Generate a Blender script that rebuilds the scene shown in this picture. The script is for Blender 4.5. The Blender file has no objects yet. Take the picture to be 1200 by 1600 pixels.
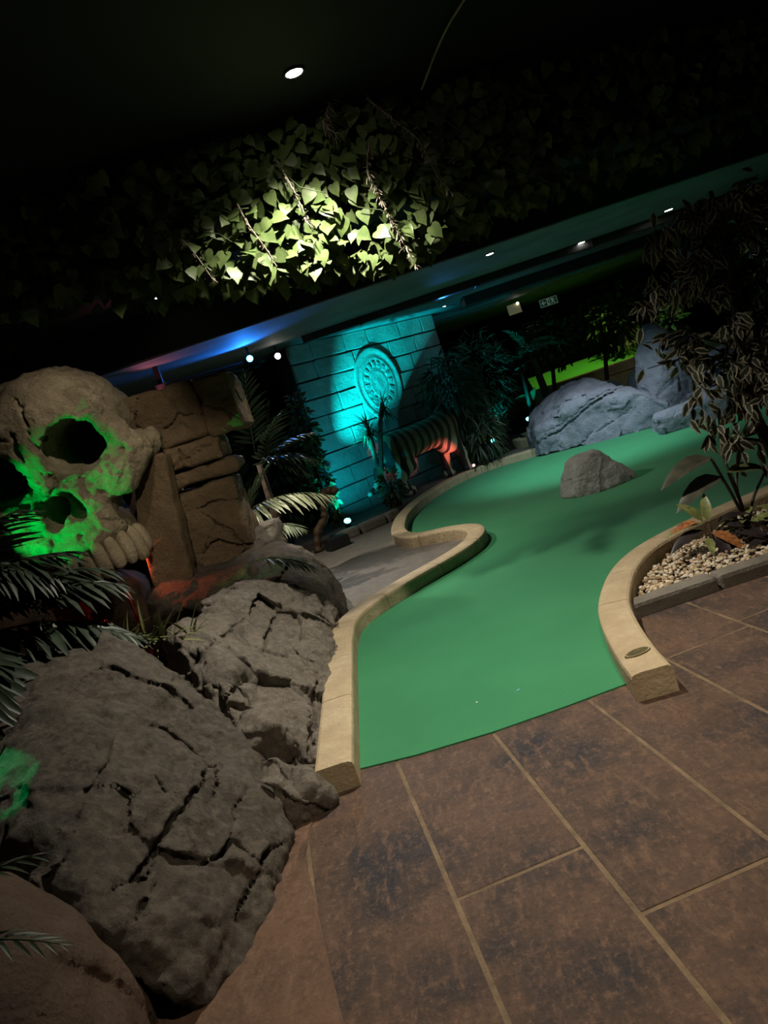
import bpy, bmesh, math, random
import numpy as np
from mathutils import Vector, Matrix, Euler
random.seed(11); RNG = np.random.default_rng(5)
R = math.radians
scene = bpy.context.scene
C = scene.collection

# ------------------------------------------------------------------ camera
CAM_H = 1.45; ROLL = R(18.5); PITCH = math.atan(157/1200)
cam_d = bpy.data.cameras.new('camera'); cam = bpy.data.objects.new('camera', cam_d); C.objects.link(cam)
cam_d.sensor_fit = 'VERTICAL'; cam_d.sensor_height = 32; cam_d.lens = 24; cam_d.clip_start = .02; cam_d.clip_end = 100
_U = Vector((1,0,0)); _V = Vector((0,-math.sin(PITCH),-math.cos(PITCH))); _F = Vector((0,math.cos(PITCH),-math.sin(PITCH)))
_r = _U*math.cos(ROLL)+_V*math.sin(ROLL); _u = _U*math.sin(ROLL)-_V*math.cos(ROLL)
M = Matrix.Identity(4)
for i in range(3): M[i][0]=_r[i]; M[i][1]=_u[i]; M[i][2]=-_F[i]
M[2][3] = CAM_H
cam.matrix_world = M
scene.camera = cam

# ------------------------------------------------------------------ world and lamps
world = bpy.data.worlds.new('world'); scene.world = world; world.use_nodes = True
world.node_tree.nodes['Background'].inputs[0].default_value = (.3,.5,1,1)
world.node_tree.nodes['Background'].inputs[1].default_value = .012
def spot(name, loc, aim, energy, col, angle=110, blend=.8, size=.04):
    l = bpy.data.lights.new(name,'SPOT'); l.energy=energy; l.color=col; l.spot_size=R(angle); l.spot_blend=blend; l.shadow_soft_size=size
    o = bpy.data.objects.new(name,l); C.objects.link(o); o.location=loc
    o.rotation_euler = (Vector(aim)-Vector(loc)).to_track_quat('-Z','Y').to_euler(); return o
def point(name, loc, energy, col, size=.04):
    l = bpy.data.lights.new(name,'POINT'); l.energy=energy; l.color=col; l.shadow_soft_size=size
    o = bpy.data.objects.new(name,l); C.objects.link(o); o.location=loc; return o
WARM=(1,.86,.66); NEU=(1,.92,.78); COOL=(.80,.93,1)
CEIL=3.1; SOF=2.65
spot('downlight_beam',(.26,3.94,3.045),(.02,3.80,0),440,NEU,118,1,.03)
spot('entrance_beam',(.75,1.0,3.04),(.72,1.95,0),285,WARM,78,1,.03)
spot('column_beam',(-.35,1.15,3.04),(-1.42,6.2,1.02),300,WARM,20.5,.7,.02)
spot('skull_beam',(-.95,4.85,3.04),(-1.95,5.95,1.85),52,WARM,58,.8,.02)
spot('path_beam',(-1.38,7.56,3.03),(-.2,7.4,0),300,NEU,95,.8,.03)
spot('path_near_beam',(-.25,6.4,3.04),(-.15,6.8,0),240,NEU,66,.9,.03)
spot('near_green_beam',(1.98,8.6,2.6),(2.8,9.9,0),330,(.62,.95,1),82,.9,.03)
spot('far_green_beam',(3.2,10.0,2.6),(2.9,10.4,0),150,(.85,.95,1),95,.9,.03)
spot('right_green_beam',(4.3,7.4,3.04),(3.6,8.0,0),50,NEU,80,.9,.03)
spot('obstacle_beam',(2.0,5.9,3.04),(2.1,7.6,.2),75,NEU,42,.9,.03)
spot('blue_beam',(-.95,9.45,2.44),(-1.3,8.2,2.62),55,(.02,.22,1),150,.6,.03)
spot('blue_wash',(1.7,10.9,2.45),(2.6,10.0,2.75),16,(.05,.3,1),130,.6,.03)
spot('white_soffit_spot',(-.64,10.13,2.48),(-.95,6.3,.6),90,COOL,50,.8,.02)
spot('cyan_uplight_beam',(-.47,10.0,.27),(.62,12.02,2.25),3000,(.0,.60,.66),32,1,.02)
spot('cyan_fill_beam',(-.47,10.0,.27),(.0,11.5,1.5),120,(.0,.42,.56),100,1,.02)
spot('plant_uplight_beam',(2.11,12.70,.40),(2.3,13.1,1.8),30,(.0,.6,.85),95,.8,.02)
spot('leaf_uplight_beam',(2.96,13.57,.52),(3.2,13.75,2.0),30,(.0,.65,.75),100,.8,.02)
spot('pink_beam',(1.52,11.35,.16),(1.05,11.6,.50),28,(1,.20,.16),60,.8,.02)
spot('magenta_beam',(-1.95,8.55,2.36),(-1.7,8.4,2.65),4.0,(1,.25,.3),140,.8,.02)
spot('green_skull_beam',(-3.28,5.0,.90),(-2.45,5.48,1.38),190,(.0,1,.12),37,.5,.015)
spot('green_rock_beam',(-2.5,3.25,1.45),(-1.50,2.56,.60),80,(.0,1,.25),9,.2,.01)
spot('red_mouth_beam',(-2.5,5.75,.95),(-1.75,5.35,.42),4,(1,.04,.01),90,.6,.02)
spot('red_shelf_beam',(-2.05,6.05,.98),(-1.2,5.75,.58),14,(1,.14,.05),75,.6,.02)
spot('green_shelf_beam',(-2.25,5.3,1.0),(-1.06,5.75,.6),26,(.1,1,.15),12,.3,.02)
spot('lime_beam',(5.2,15.6,2.5),(5.0,16.2,.7),90,(.75,1,.25),110,.8,.04)
spot('far_rock_beam',(7.4,12.0,2.5),(7.0,13.4,.7),45,(1,.95,.75),80,.8,.04)
spot('bush_green_beam',(5.3,12.0,2.4),(5.2,12.6,1.3),12,(.5,1,.4),70,.8,.04)

vs = scene.view_settings
vs.view_transform='Standard'; vs.look='None'; vs.exposure=0.0; vs.gamma=1.0; vs.use_curve_mapping=False

# ------------------------------------------------------------------ materials
def nodes_of(name):
    m = bpy.data.materials.new(name); m.use_nodes=True; nt=m.node_tree; b=nt.nodes['Principled BSDF']; return m,nt,b
def N(nt,t,**k):
    n=nt.nodes.new(t)
    for a,v in k.items(): setattr(n,a,v)
    return n
def noise(nt,co,scale,detail=6,rough=.55,dist=0):
    n=N(nt,'ShaderNodeTexNoise'); n.inputs['Scale'].default_value=scale; n.inputs['Detail'].default_value=detail
    n.inputs['Roughness'].default_value=rough; n.inputs['Distortion'].default_value=dist
    nt.links.new(co,n.inputs['Vector']); return n.outputs['Fac']
def ramp(nt,fac,stops):
    r=N(nt,'ShaderNodeValToRGB'); e=r.color_ramp.elements
    while len(e)<len(stops): e.new(.5)
    for i,(p,c) in enumerate(stops): e[i].position=p; e[i].color=(*c,1)
    nt.links.new(fac,r.inputs[0]); return r.outputs[0]
def mixc(nt,fac,a,b,mode='MIX'):
    m=N(nt,'ShaderNodeMix',data_type='RGBA',blend_type=mode)
    for s,v in ((m.inputs[0],fac),(m.inputs[6],a),(m.inputs[7],b)):
        if isinstance(v,(int,float)): s.default_value=v
        elif isinstance(v,tuple): s.default_value=(*v,1)
        else: nt.links.new(v,s)
    return m.outputs[2]
def bump(nt,b,h,strength=.4,dist=.02,prev=None):
    n=N(nt,'ShaderNodeBump'); n.inputs['Strength'].default_value=strength; n.inputs['Distance'].default_value=dist
    nt.links.new(h,n.inputs['Height'])
    if prev is not None: nt.links.new(prev,n.inputs['Normal'])
    nt.links.new(n.outputs[0],b.inputs['Normal']); return n.outputs[0]
def coords(nt,scale=(1,1,1),rot=(0,0,0),world=True):
    if world: o=N(nt,'ShaderNodeNewGeometry').outputs['Position']
    else: o=N(nt,'ShaderNodeTexCoord').outputs['Object']
    m=N(nt,'ShaderNodeMapping'); m.inputs['Scale'].default_value=scale; m.inputs['Rotation'].default_value=rot
    nt.links.new(o,m.inputs[0]); return m.outputs[0]
def flat(name,col,rough=.7,spec=.3,emit=None,es=1,var=.0,vscale=10,metal=0,world=True):
    m,nt,b=nodes_of(name); b.inputs['Roughness'].default_value=rough; b.inputs['Specular IOR Level'].default_value=spec; b.inputs['Metallic'].default_value=metal
    if var:
        f=noise(nt,coords(nt,world=world),vscale,4)
        c=ramp(nt,f,[(.3,tuple(x*(1-var) for x in col)),(.7,tuple(min(1,x*(1+var)) for x in col))]); nt.links.new(c,b.inputs['Base Color'])
    else: b.inputs['Base Color'].default_value=(*col,1)
    if emit: b.inputs['Emission Color'].default_value=(*emit,1); b.inputs['Emission Strength'].default_value=es
    return m
def rock_mat(name,c1,c2,c3=None,scale=5,bs=1.0,rough=.75,fine=60,spec=.35):
    m,nt,b=nodes_of(name); co=coords(nt)
    a=noise(nt,co,scale,8,.65); k=noise(nt,co,scale*6,6,.6)
    col=ramp(nt,a,[(.25,c1),(.72,c2)])
    if c3: col=mixc(nt,ramp(nt,k,[(.45,(0,0,0)),(.75,(1,1,1))]),col,c3)
    sp=noise(nt,co,fine*2.2,2,.5); col=mixc(nt,ramp(nt,sp,[(.2,(.45,.45,.45)),(.5,(1,1,1)),(.72,(1,1,1)),(.8,(1.5,1.5,1.45))]),col,col,'MIX') if False else col
    nt.links.new(col,b.inputs['Base Color']); b.inputs['Roughness'].default_value=rough; b.inputs['Specular IOR Level'].default_value=spec
    n1=bump(nt,b,noise(nt,co,fine*.32,8,.66),.8*bs,.04)
    v=N(nt,'ShaderNodeTexVoronoi'); v.inputs['Scale'].default_value=fine*.9; nt.links.new(co,v.inputs['Vector'])
    n2=bump(nt,b,v.outputs['Distance'],.45*bs,.014,n1)
    bump(nt,b,noise(nt,co,fine*2.4,5,.75),.8*bs,.010,n2)
    return m
MT={}
MT['rock']=rock_mat('grey_brown_rock',(.060,.049,.037),(.165,.138,.107),(.21,.18,.14),5,1.35)
MT['rock_light']=rock_mat('pale_grey_brown_rock',(.115,.095,.075),(.29,.25,.20),(.35,.305,.245),5,1.35)
MT['rock_brown']=rock_mat('red_brown_rock',(.075,.045,.03),(.17,.11,.075),None,4)
MT['rock_blue']=rock_mat('blue_grey_rock',(.15,.155,.19),(.27,.27,.33),(.22,.2,.22),4,.9,.85,50,.2)
MT['rock_pale']=rock_mat('pale_grey_rock',(.19,.20,.19),(.36,.37,.34),(.26,.26,.24),6,.8,.85,50,.2)
MT['rock_beige']=rock_mat('beige_rock',(.30,.25,.17),(.5,.44,.32),None,4,.8)
MT['column']=rock_mat('temple_stone',(.10,.066,.036),(.215,.15,.085),(.13,.09,.055),4,.9,.8,55)
MT['block']=rock_mat('wall_block_stone',(.20,.20,.185),(.40,.40,.37),(.27,.27,.25),3,.8,.85,40)
MT['mortar']=rock_mat('dark_mortar',(.03,.03,.028),(.06,.06,.055),None,8)
MT['bone']=rock_mat('aged_bone_plaster',(.13,.105,.07),(.37,.315,.225),(.25,.195,.13),6,.85,.8,55,.2)
MT['tooth']=rock_mat('yellowed_tooth_plaster',(.24,.19,.12),(.44,.37,.26),None,7,.7,.75,55,.2)
MT['black']=flat('matt_black_paint',(.006,.0065,.008),.8,.2)
MT['ceil']=flat('black_ceiling_paint',(.007,.009,.012),.7,.25,var=.3,vscale=1.2)
MT['soffit']=flat('grey_soffit_board',(.17,.18,.19),.75,.2,var=.2,vscale=2)
MT['duct']=flat('dark_duct_metal',(.02,.022,.024),.5,.4)
MT['soil']=flat('dark_soil',(.018,.014,.01),.95,.1,var=.5,vscale=30)
MT['metal']=flat('black_lamp_metal',(.012,.012,.013),.4,.5)
MT['lamp_white']=flat('lit_white_lens',(.9,.9,.9),.3,.3,(1,.93,.8),30)
MT['lamp_blue']=flat('lit_blue_lens',(.2,.4,.9),.3,.3,(.03,.35,1),40)
MT['lamp_cyan']=flat('lit_cyan_lens',(.2,.8,.8),.3,.3,(.1,.95,.85),12)
MT['lamp_pink']=flat('lit_pink_lens',(.8,.3,.3),.3,.3,(1,.35,.3),4)
MT['wood']=flat('dark_trunk_bark',(.055,.038,.026),.9,.2,var=.5,vscale=25)
MT['stalk']=flat('green_stalk',(.05,.07,.025),.6,.3,var=.3)
def leaf_mat(name,c1,c2,rough=.45,edge=None,scale=14,trans=.15):
    m,nt,b=nodes_of(name); co=coords(nt)
    f=noise(nt,co,scale,4); col=ramp(nt,f,[(.3,c1),(.7,c2)])
    if edge:
        a=N(nt,'ShaderNodeAttribute'); a.attribute_name='rim'
        n=noise(nt,co,60,2); s=N(nt,'ShaderNodeMath',operation='MULTIPLY_ADD'); nt.links.new(n,s.inputs[0]); s.inputs[1].default_value=.5; nt.links.new(a.outputs['Fac'],s.inputs[2])
        k=ramp(nt,s.outputs[0],[(.78,(0,0,0)),(.9,(1,1,1))]); col=mixc(nt,k,col,edge)
    nt.links.new(col,b.inputs['Base Color']); b.inputs['Roughness'].default_value=rough; b.inputs['Specular IOR Level'].default_value=.35
    return m
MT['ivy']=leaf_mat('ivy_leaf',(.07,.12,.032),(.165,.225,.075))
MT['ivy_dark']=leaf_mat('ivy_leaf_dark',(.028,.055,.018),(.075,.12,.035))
MT['dry']=leaf_mat('dry_grey_vine',(.16,.14,.10),(.32,.28,.21),.8)
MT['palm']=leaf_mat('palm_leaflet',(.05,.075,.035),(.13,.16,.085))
MT['palm_lit']=leaf_mat('lit_palm_leaflet',(.16,.18,.10),(.30,.32,.20))  # lighter copy of palm: the light on single fronds is put into the colour
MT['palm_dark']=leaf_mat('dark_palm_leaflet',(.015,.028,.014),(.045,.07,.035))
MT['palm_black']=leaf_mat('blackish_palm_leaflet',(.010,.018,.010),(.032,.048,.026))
MT['grass']=leaf_mat('olive_blade',(.08,.10,.03),(.2,.21,.08))
MT['ficus']=leaf_mat('variegated_ficus_leaf',(.012,.018,.010),(.03,.042,.024),.6,(.36,.31,.23))
MT['philo']=leaf_mat('dark_broad_leaf',(.03,.035,.022),(.085,.08,.055),.4)
MT['philo_l']=leaf_mat('olive_broad_leaf',(.08,.09,.03),(.17,.17,.07),.4)
MT['croton_g']=leaf_mat('green_croton_leaf',(.10,.12,.035),(.24,.26,.09),.4,scale=40)
MT['croton_r']=leaf_mat('orange_veined_croton_leaf',(.09,.035,.02),(.52,.20,.06),.4,scale=55)
MT['croton_d']=leaf_mat('dark_purple_leaf',(.012,.010,.010),(.04,.028,.028),.35)
MT['berry']=flat('white_seed_beads',(.35,.35,.30),.6)

# ------------------------------------------------------------------ object helpers
def mesh_obj(name,verts,faces,mat,parent=None,smooth=False,loc=None):
    me=bpy.data.meshes.new(name); me.from_pydata([tuple(map(float,v)) for v in verts],[],[tuple(map(int,f)) for f in faces]); me.update()
    if smooth: me.polygons.foreach_set('use_smooth',[True]*len(me.polygons))
    return link(name,me,mat,parent,loc)
def link(name,me,mat=None,parent=None,loc=None):
    if mat is not None and not me.materials: me.materials.append(MT[mat] if isinstance(mat,str) else mat)
    o=bpy.data.objects.new(name,me); C.objects.link(o)
    if parent is not None: o.parent=parent
    if loc is not None: o.location=loc
    return o
def tag(o,label,cat,group=None,kind=None):
    o['label']=label; o['category']=cat
    if group: o['group']=group
    if kind: o['kind']=kind
    return o
def thing(name,label,cat,loc=(0,0,0),group=None):
    o=bpy.data.objects.new(name,None); C.objects.link(o); o.location=loc; o.empty_display_size=.1
    return tag(o,label,cat,group)
def struct(o): o['kind']='structure'; return o
def bm_obj(name,bm,mat,parent=None,smooth=False,loc=None):
    me=bpy.data.meshes.new(name); bm.to_mesh(me); bm.free()
    if smooth: me.polygons.foreach_set('use_smooth',[True]*len(me.polygons))
    return link(name,me,mat,parent,loc)
def box_bm(bm,c,h,rot=None,bev=0):
    m=Matrix.Translation(c)@(rot.to_4x4() if rot is not None else Matrix.Identity(4))@Matrix.Diagonal((*[2*x for x in h],1))
    r=bmesh.ops.create_cube(bm,size=1,matrix=m)
    if bev:
        es=list({e for v in r['verts'] for e in v.link_edges}); bmesh.ops.bevel(bm,geom=es,offset=bev,segments=2,affect='EDGES',profile=.6)
def cyl_bm(bm,p,q,r1,r2,seg=12,caps=True):
    p=Vector(p);q=Vector(q);d=q-p; m=Matrix.Translation((p+q)/2)@d.to_track_quat('Z','Y').to_matrix().to_4x4()
    bmesh.ops.create_cone(bm,cap_ends=caps,segments=seg,radius1=r1,radius2=r2,depth=d.length,matrix=m)
def tube(pts,rads,seg=8,closed_ends=True):
    pts=[Vector(p) for p in pts]; vs=[];fs=[]
    if not hasattr(rads,'__len__'): rads=[rads]*len(pts)
    for i,p in enumerate(pts):
        t=(pts[min(i+1,len(pts)-1)]-pts[max(i-1,0)]).normalized()
        a=t.orthogonal().normalized() if i==0 else (a-t*a.dot(t)).normalized()
        b=t.cross(a)
        for k in range(seg):
            an=2*math.pi*k/seg; vs.append(p+(a*math.cos(an)+b*math.sin(an))*rads[i])
    for i in range(len(pts)-1):
        for k in range(seg): k2=(k+1)%seg; fs.append((i*seg+k,i*seg+k2,(i+1)*seg+k2,(i+1)*seg+k))
    if closed_ends: fs.append(tuple(range(seg-1,-1,-1))); n=(len(pts)-1)*seg; fs.append(tuple(range(n,n+seg)))
    return vs,fs
def catmull(pts,n=8):
    P=[np.array(p,float) for p in pts]; P=[2*P[0]-P[1]]+P+[2*P[-1]-P[-2]]; out=[]
    for i in range(1,len(P)-2):
        for k in range(n):
            t=k/n; a,b,c,d=P[i-1:i+3]
            out.append(.5*((2*b)+(c-a)*t+(2*a-5*b+4*c-d)*t*t+(3*b-a-3*c+d)*t**3))
    out.append(P[-2]); return np.array(out)

# ------------------------------------------------------------------ sculpting: distance fields -> mesh
_LAT=RNG.random((64,64,64)).astype(np.float32)*2-1
def vnoise(P):
    i=np.floor(P).astype(np.int32); f=(P-i).astype(np.float32); f=f*f*f*(f*(f*6-15)+10); i&=63; j=(i+1)&63
    x,y,z=i.T; X,Y,Z=j.T; fx,fy,fz=f.T
    c=lambda a,b,d:_LAT[a,b,d]
    l=lambda a,b,t:a+(b-a)*t
    return l(l(l(c(x,y,z),c(X,y,z),fx),l(c(x,Y,z),c(X,Y,z),fx),fy),l(l(c(x,y,Z),c(X,y,Z),fx),l(c(x,Y,Z),c(X,Y,Z),fx),fy),fz)
def fbm(P,scale,octv=4,gain=.5,off=0):
    s=np.zeros(len(P),np.float32); a=1.
    Q=P*scale+off*7.31
    for o in range(octv): s+=a*vnoise(Q); Q=Q*2.03+17.7; a*=gain
    return s
def worley(P,scale,off=0):
    Q=P*scale+off*3.7; i=np.floor(Q).astype(np.int32); f1=np.full(len(P),9.,np.float32); f2=f1.copy(); n=np.zeros(len(P),np.float32)
    for dx in (-1,0,1):
        for dy in (-1,0,1):
            for dz in (-1,0,1):
                c=i+np.array([dx,dy,dz]); k=c&63
                j=np.stack([_LAT[k[:,0],k[:,1],k[:,2]],_LAT[k[:,1],k[:,2],k[:,0]],_LAT[k[:,2]^21,k[:,0],k[:,1]]],1)*.45+.5
                e=c+j-Q; d=np.sqrt(np.einsum('ij,ij->i',e,e)).astype(np.float32)
                m=d<f1; f2=np.where(m,f1,np.minimum(f2,d)); n=np.where(m,_LAT[k[:,0]^9,k[:,1]^5,k[:,2]],n); f1=np.where(m,d,f1)
    return f1,f2,n
def smin(a,b,k): h=np.clip(.5+.5*(b-a)/k,0,1); return b+(a-b)*h-k*h*(1-h)
def smax(a,b,k): return -smin(-a,-b,k)
def ell(P,c,r,rot=None):
    q=P-np.array(c)
    if rot is not None: q=q@np.array(rot)
    r=np.array(r); k0=np.linalg.norm(q/r,axis=1); k1=np.linalg.norm(q/(r*r),axis=1)+1e-9
    return k0*(k0-1)/k1
def rbox(P,c,h,r=.02,rot=None):
    q=P-np.array(c)
    if rot is not None: q=q@np.array(rot)
    q=np.abs(q)-(np.array(h)-r); return np.linalg.norm(np.maximum(q,0),axis=1)+np.minimum(q.max(1),0)-r
def cap(P,a,b,r1,r2=None):
    a=np.array(a,float);b=np.array(b,float); r2=r1 if r2 is None else r2; d=b-a; t=np.clip(((P-a)@d)/(d@d),0,1)
    return np.linalg.norm(P-a-t[:,None]*d,axis=1)-(r1+(r2-r1)*t)
def planes(P,lst,k=.06):
    d=None
    for n,p in lst:
        n=np.array(n,float); n/=np.linalg.norm(n); e=(P-np.array(p))@n
        d=e if d is None else smax(d,e,k)
    return d
def rotm(x=0,y=0,z=0): return np.array(Euler((R(x),R(y),R(z))).to_matrix())
def groove(P,d,pts,n,w,depth):
    """cut a crack along a polyline, seen along the direction n, into the field d"""
    n=np.array(n,float); n/=np.linalg.norm(n); a=np.cross(n,[.3,.9,.1]); a/=np.linalg.norm(a); b=np.cross(n,a); ab=np.stack([a,b],1)
    L=np.array(pts)@ab; ix=np.flatnonzero(np.abs(d)<depth+.02); Q=P[ix]@ab; k=.05+w
    ok=((Q>L.min(0)-k)&(Q<L.max(0)+k)).all(1); ix=ix[ok]; Q=Q[ok]
    if not len(ix): return d
    p=P[ix]; Q=Q+np.stack([fbm(p,9,3,.6,3),fbm(p,9,3,.6,8)],1)*.018
    e=np.full(len(ix),9.); m=len(L)-1
    for i in range(m):
        s=L[i+1]-L[i]; t=np.clip(((Q-L[i])@s)/(s@s),0,1); u=(i+t)/m
        e=np.minimum(e,np.linalg.norm(Q-L[i]-t[:,None]*s,axis=1)-w*(.35+.65*np.sin(np.pi*np.clip(u,.08,.92))))
    d[ix]=np.maximum(d[ix],np.minimum(-e*1.2,d[ix]+depth)); return d
def sculpt(name,base,detail,lo,hi,h,mat,parent=None,band=.12):
    lo=np.array(lo,float);hi=np.array(hi,float); K=4
    nb=np.maximum(np.ceil((hi-lo)/(h*K)).astype(int),1); n=nb*K+1; nx,ny,nz=n
    V=np.empty(tuple(n))
    bi=np.stack(np.meshgrid(*[np.arange(k) for k in nb],indexing='ij'),-1).reshape(-1,3)
    cd=base(lo+(bi*K+K/2)*h); near=np.abs(cd)<band+K*h*.9*1.6
    big=np.repeat(np.repeat(np.repeat(cd.reshape(nb),K,0),K,1),K,2); V[:-1,:-1,:-1]=big; V[-1]=9; V[:,-1]=9; V[:,:,-1]=9
    need=np.zeros(tuple(n),bool); need[:-1,:-1,:-1]=np.repeat(np.repeat(np.repeat(near.reshape(nb),K,0),K,1),K,2)
    ii=np.argwhere(need); P=lo+ii*h; d=base(P)
    if detail is not None:
        m=np.abs(d)<band; d[m]=detail(P[m],d[m])
    V[ii[:,0],ii[:,1],ii[:,2]]=d
    for a in range(3):
        for e in (0,-1):
            s=[slice(None)]*3; s[a]=e; V[tuple(s)]=np.maximum(V[tuple(s)],h*.3)
    S=V<0
    cs=[(i,j,k) for i in (0,1) for j in (0,1) for k in (0,1)]
    q=np.zeros((nx-1,ny-1,nz-1),np.uint8)
    for c in cs: q+=S[c[0]:nx-1+c[0],c[1]:ny-1+c[1],c[2]:nz-1+c[2]]
    act=(q>0)&(q<8); ci=np.argwhere(act); ids=-np.ones(act.shape,np.int64); ids[act]=np.arange(len(ci))
    val={c:V[ci[:,0]+c[0],ci[:,1]+c[1],ci[:,2]+c[2]] for c in cs}
    acc=np.zeros((len(ci),3)); cnt=np.zeros(len(ci))
    for c in cs:
        for a in range(3):
            if c[a]: continue
            e=list(c); e[a]=1; v0=val[c]; v1=val[tuple(e)]; m=(v0<0)!=(v1<0)
            t=np.where(m,v0/np.where(m,v0-v1,1),0)
            for b in range(3): acc[:,b]+=np.where(m,c[b]+(t if b==a else 0),0)
            cnt+=m
    verts=(ci+acc/cnt[:,None])*h+lo
    faces=[]
    for a in range(3):
        b,c=(a+1)%3,(a+2)%3
        s0=[slice(1,-1)]*3; s1=[slice(1,-1)]*3; s0[a]=slice(0,-1); s1[a]=slice(1,None)
        A=S[tuple(s0)]; B=S[tuple(s1)]; m=A!=B
        p=np.argwhere(m); off=np.ones(3,int); off[a]=0; p=p+off
        fl=A[m]
        def cell(db,dc):
            w=p.copy(); w[:,b]+=db; w[:,c]+=dc; return ids[w[:,0],w[:,1],w[:,2]]
        w=np.stack([cell(-1,-1),cell(0,-1),cell(0,0),cell(-1,0)],1)
        w[~fl]=w[~fl][:,::-1]; faces.append(w)
    F=np.concatenate(faces); F=F[(F>=0).all(1)]
    me=bpy.data.meshes.new(name); me.vertices.add(len(verts)); me.vertices.foreach_set('co',verts.astype(np.float32).ravel())
    me.loops.add(F.size); me.loops.foreach_set('vertex_index',F.astype(np.int32).ravel())
    me.polygons.add(len(F)); me.polygons.foreach_set('loop_start',np.arange(0,F.size,4,dtype=np.int32)); me.polygons.foreach_set('loop_total',np.full(len(F),4,np.int32))
    me.update(calc_edges=True); me.polygons.foreach_set('use_smooth',np.ones(len(F),bool))
    return link(name,me,mat,parent)
def rocky(amp=.03,fs=2.5,cr=None,cw=.05,cd=.025,off=0,facet=.03,fscale=2.2,fine=.012):
    def f(P,d):
        d=d+amp*fbm(P,fs,3,.5,off)
        m=np.abs(d)<(facet+fine*2+cd+.012); Q=P[m]; e=d[m]+fine*fbm(Q,9,4,.6,off+3)
        W=Q+np.stack([fbm(Q,3,2,.5,off+1),fbm(Q,3,2,.5,off+2),fbm(Q,3,2,.5,off+4)],1)*.07
        f1,f2,n=worley(W,fscale,off); e=e+facet*n
        if cr:
            g1,g2,_=worley(W,cr,off+5); k=(g2-g1)/cr
            mask=np.clip(fbm(Q,1.5,2,.5,off+9)*2+.6,0,1)
            e=e+cd*mask*np.clip(1-k/cw,0,1)**1.5
        d[m]=e
        return d
    return f

# ------------------------------------------------------------------ the shell of the room
def turf_mat(name,c1,c2):
    m,nt,b=nodes_of(name); co=coords(nt)
    a=noise(nt,co,1.6,5,.6); f=noise(nt,co,260,3,.7); g=noise(nt,co,700,2)
    col=mixc(nt,.35,ramp(nt,a,[(.3,c1),(.7,c2)]),ramp(nt,f,[(.35,tuple(x*.55 for x in c1)),(.65,tuple(x*1.35 for x in c2))]))
    nt.links.new(col,b.inputs['Base Color']); b.inputs['Roughness'].default_value=.95; b.inputs['Specular IOR Level'].default_value=.1
    b.inputs['Sheen Weight'].default_value=.15
    bump(nt,b,g,.6,.004); return m
MT['turf']=turf_mat('green_turf_carpet',(.026,.190,.078),(.042,.245,.102))
MT['turf_lime_lit']=turf_mat('lime_lit_turf_carpet',(.06,.33,.04),(.10,.42,.06))  # brighter copy of turf, lime light put into its colour
def slab_mat(name,tones,rot,bs=1,rough=(.38,.62)):
    m,nt,b=nodes_of(name); co=coords(nt,(1,1,1),(0,0,rot)); st=coords(nt,(5,1.7,3),(0,0,rot))
    a=noise(nt,co,2.3,5,.6,.2); s=noise(nt,st,6,12,.78,.15); k=noise(nt,co,9,10,.74,.1); w=noise(nt,co,46,8,.75)
    c=ramp(nt,a,[(.34,tones[0]),(.46,tones[1]),(.60,tones[2]),(.72,tones[3])])
    c=mixc(nt,ramp(nt,s,[(.50,(0,0,0)),(.62,(.8,.8,.8))]),c,tones[4])
    c=mixc(nt,ramp(nt,k,[(.53,(0,0,0)),(.72,(.55,.55,.55))]),c,tones[5])
    c=mixc(nt,ramp(nt,w,[(.54,(0,0,0)),(.66,(.55,.55,.55))]),c,tuple(min(1,x*1.35) for x in tones[4]))
    c=mixc(nt,ramp(nt,w,[(.34,(.6,.6,.6)),(.46,(0,0,0))]),c,tuple(x*.7 for x in tones[0]))
    nt.links.new(c,b.inputs['Base Color'])
    r=N(nt,'ShaderNodeMapRange'); r.inputs[3].default_value=rough[0]; r.inputs[4].default_value=rough[1]; nt.links.new(k,r.inputs[0]); nt.links.new(r.outputs[0],b.inputs['Roughness'])
    b.inputs['Specular IOR Level'].default_value=.35
    n1=bump(nt,b,s,.9*bs,.045); n2=bump(nt,b,k,.7*bs,.03,n1); bump(nt,b,w,1.0*bs,.02,n2); return m
MT['slab']=slab_mat('stamped_brown_concrete',[(.068,.063,.070),(.150,.103,.080),(.245,.150,.102),(.09,.079,.086),(.37,.225,.145),(.065,.054,.056)],R(-7))
MT['slab_grey']=slab_mat('stamped_grey_concrete',[(.22,.22,.22),(.31,.31,.30),(.37,.365,.35),(.27,.28,.285),(.44,.43,.41),(.21,.21,.205)],R(-25),.7,(.5,.75))
MT['joint']=rock_mat('ochre_joint',(.09,.063,.037),(.25,.172,.10),None,9,.6)
MT['joint_grey']=rock_mat('grey_joint',(.10,.085,.07),(.17,.15,.12),None,9,.6)
MT['border']=slab_mat('terracotta_border',[(.15,.088,.058),(.22,.128,.082),(.26,.15,.097),(.17,.105,.07),(.31,.19,.125),(.17,.105,.076)],R(-30),.8,(.55,.8))
MT['curb']=rock_mat('sandstone_curb',(.31,.235,.135),(.52,.42,.27),(.40,.30,.18),5,.4,.7,70,.3)
MT['curb_grey']=rock_mat('grey_stone_edging',(.12,.105,.085),(.235,.21,.17),None,6,.5,.75,60)
MT['gravel_far']=rock_mat('far_gravel',(.055,.045,.04),(.16,.14,.125),(.24,.21,.18),22,1.2,.9,30)

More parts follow.
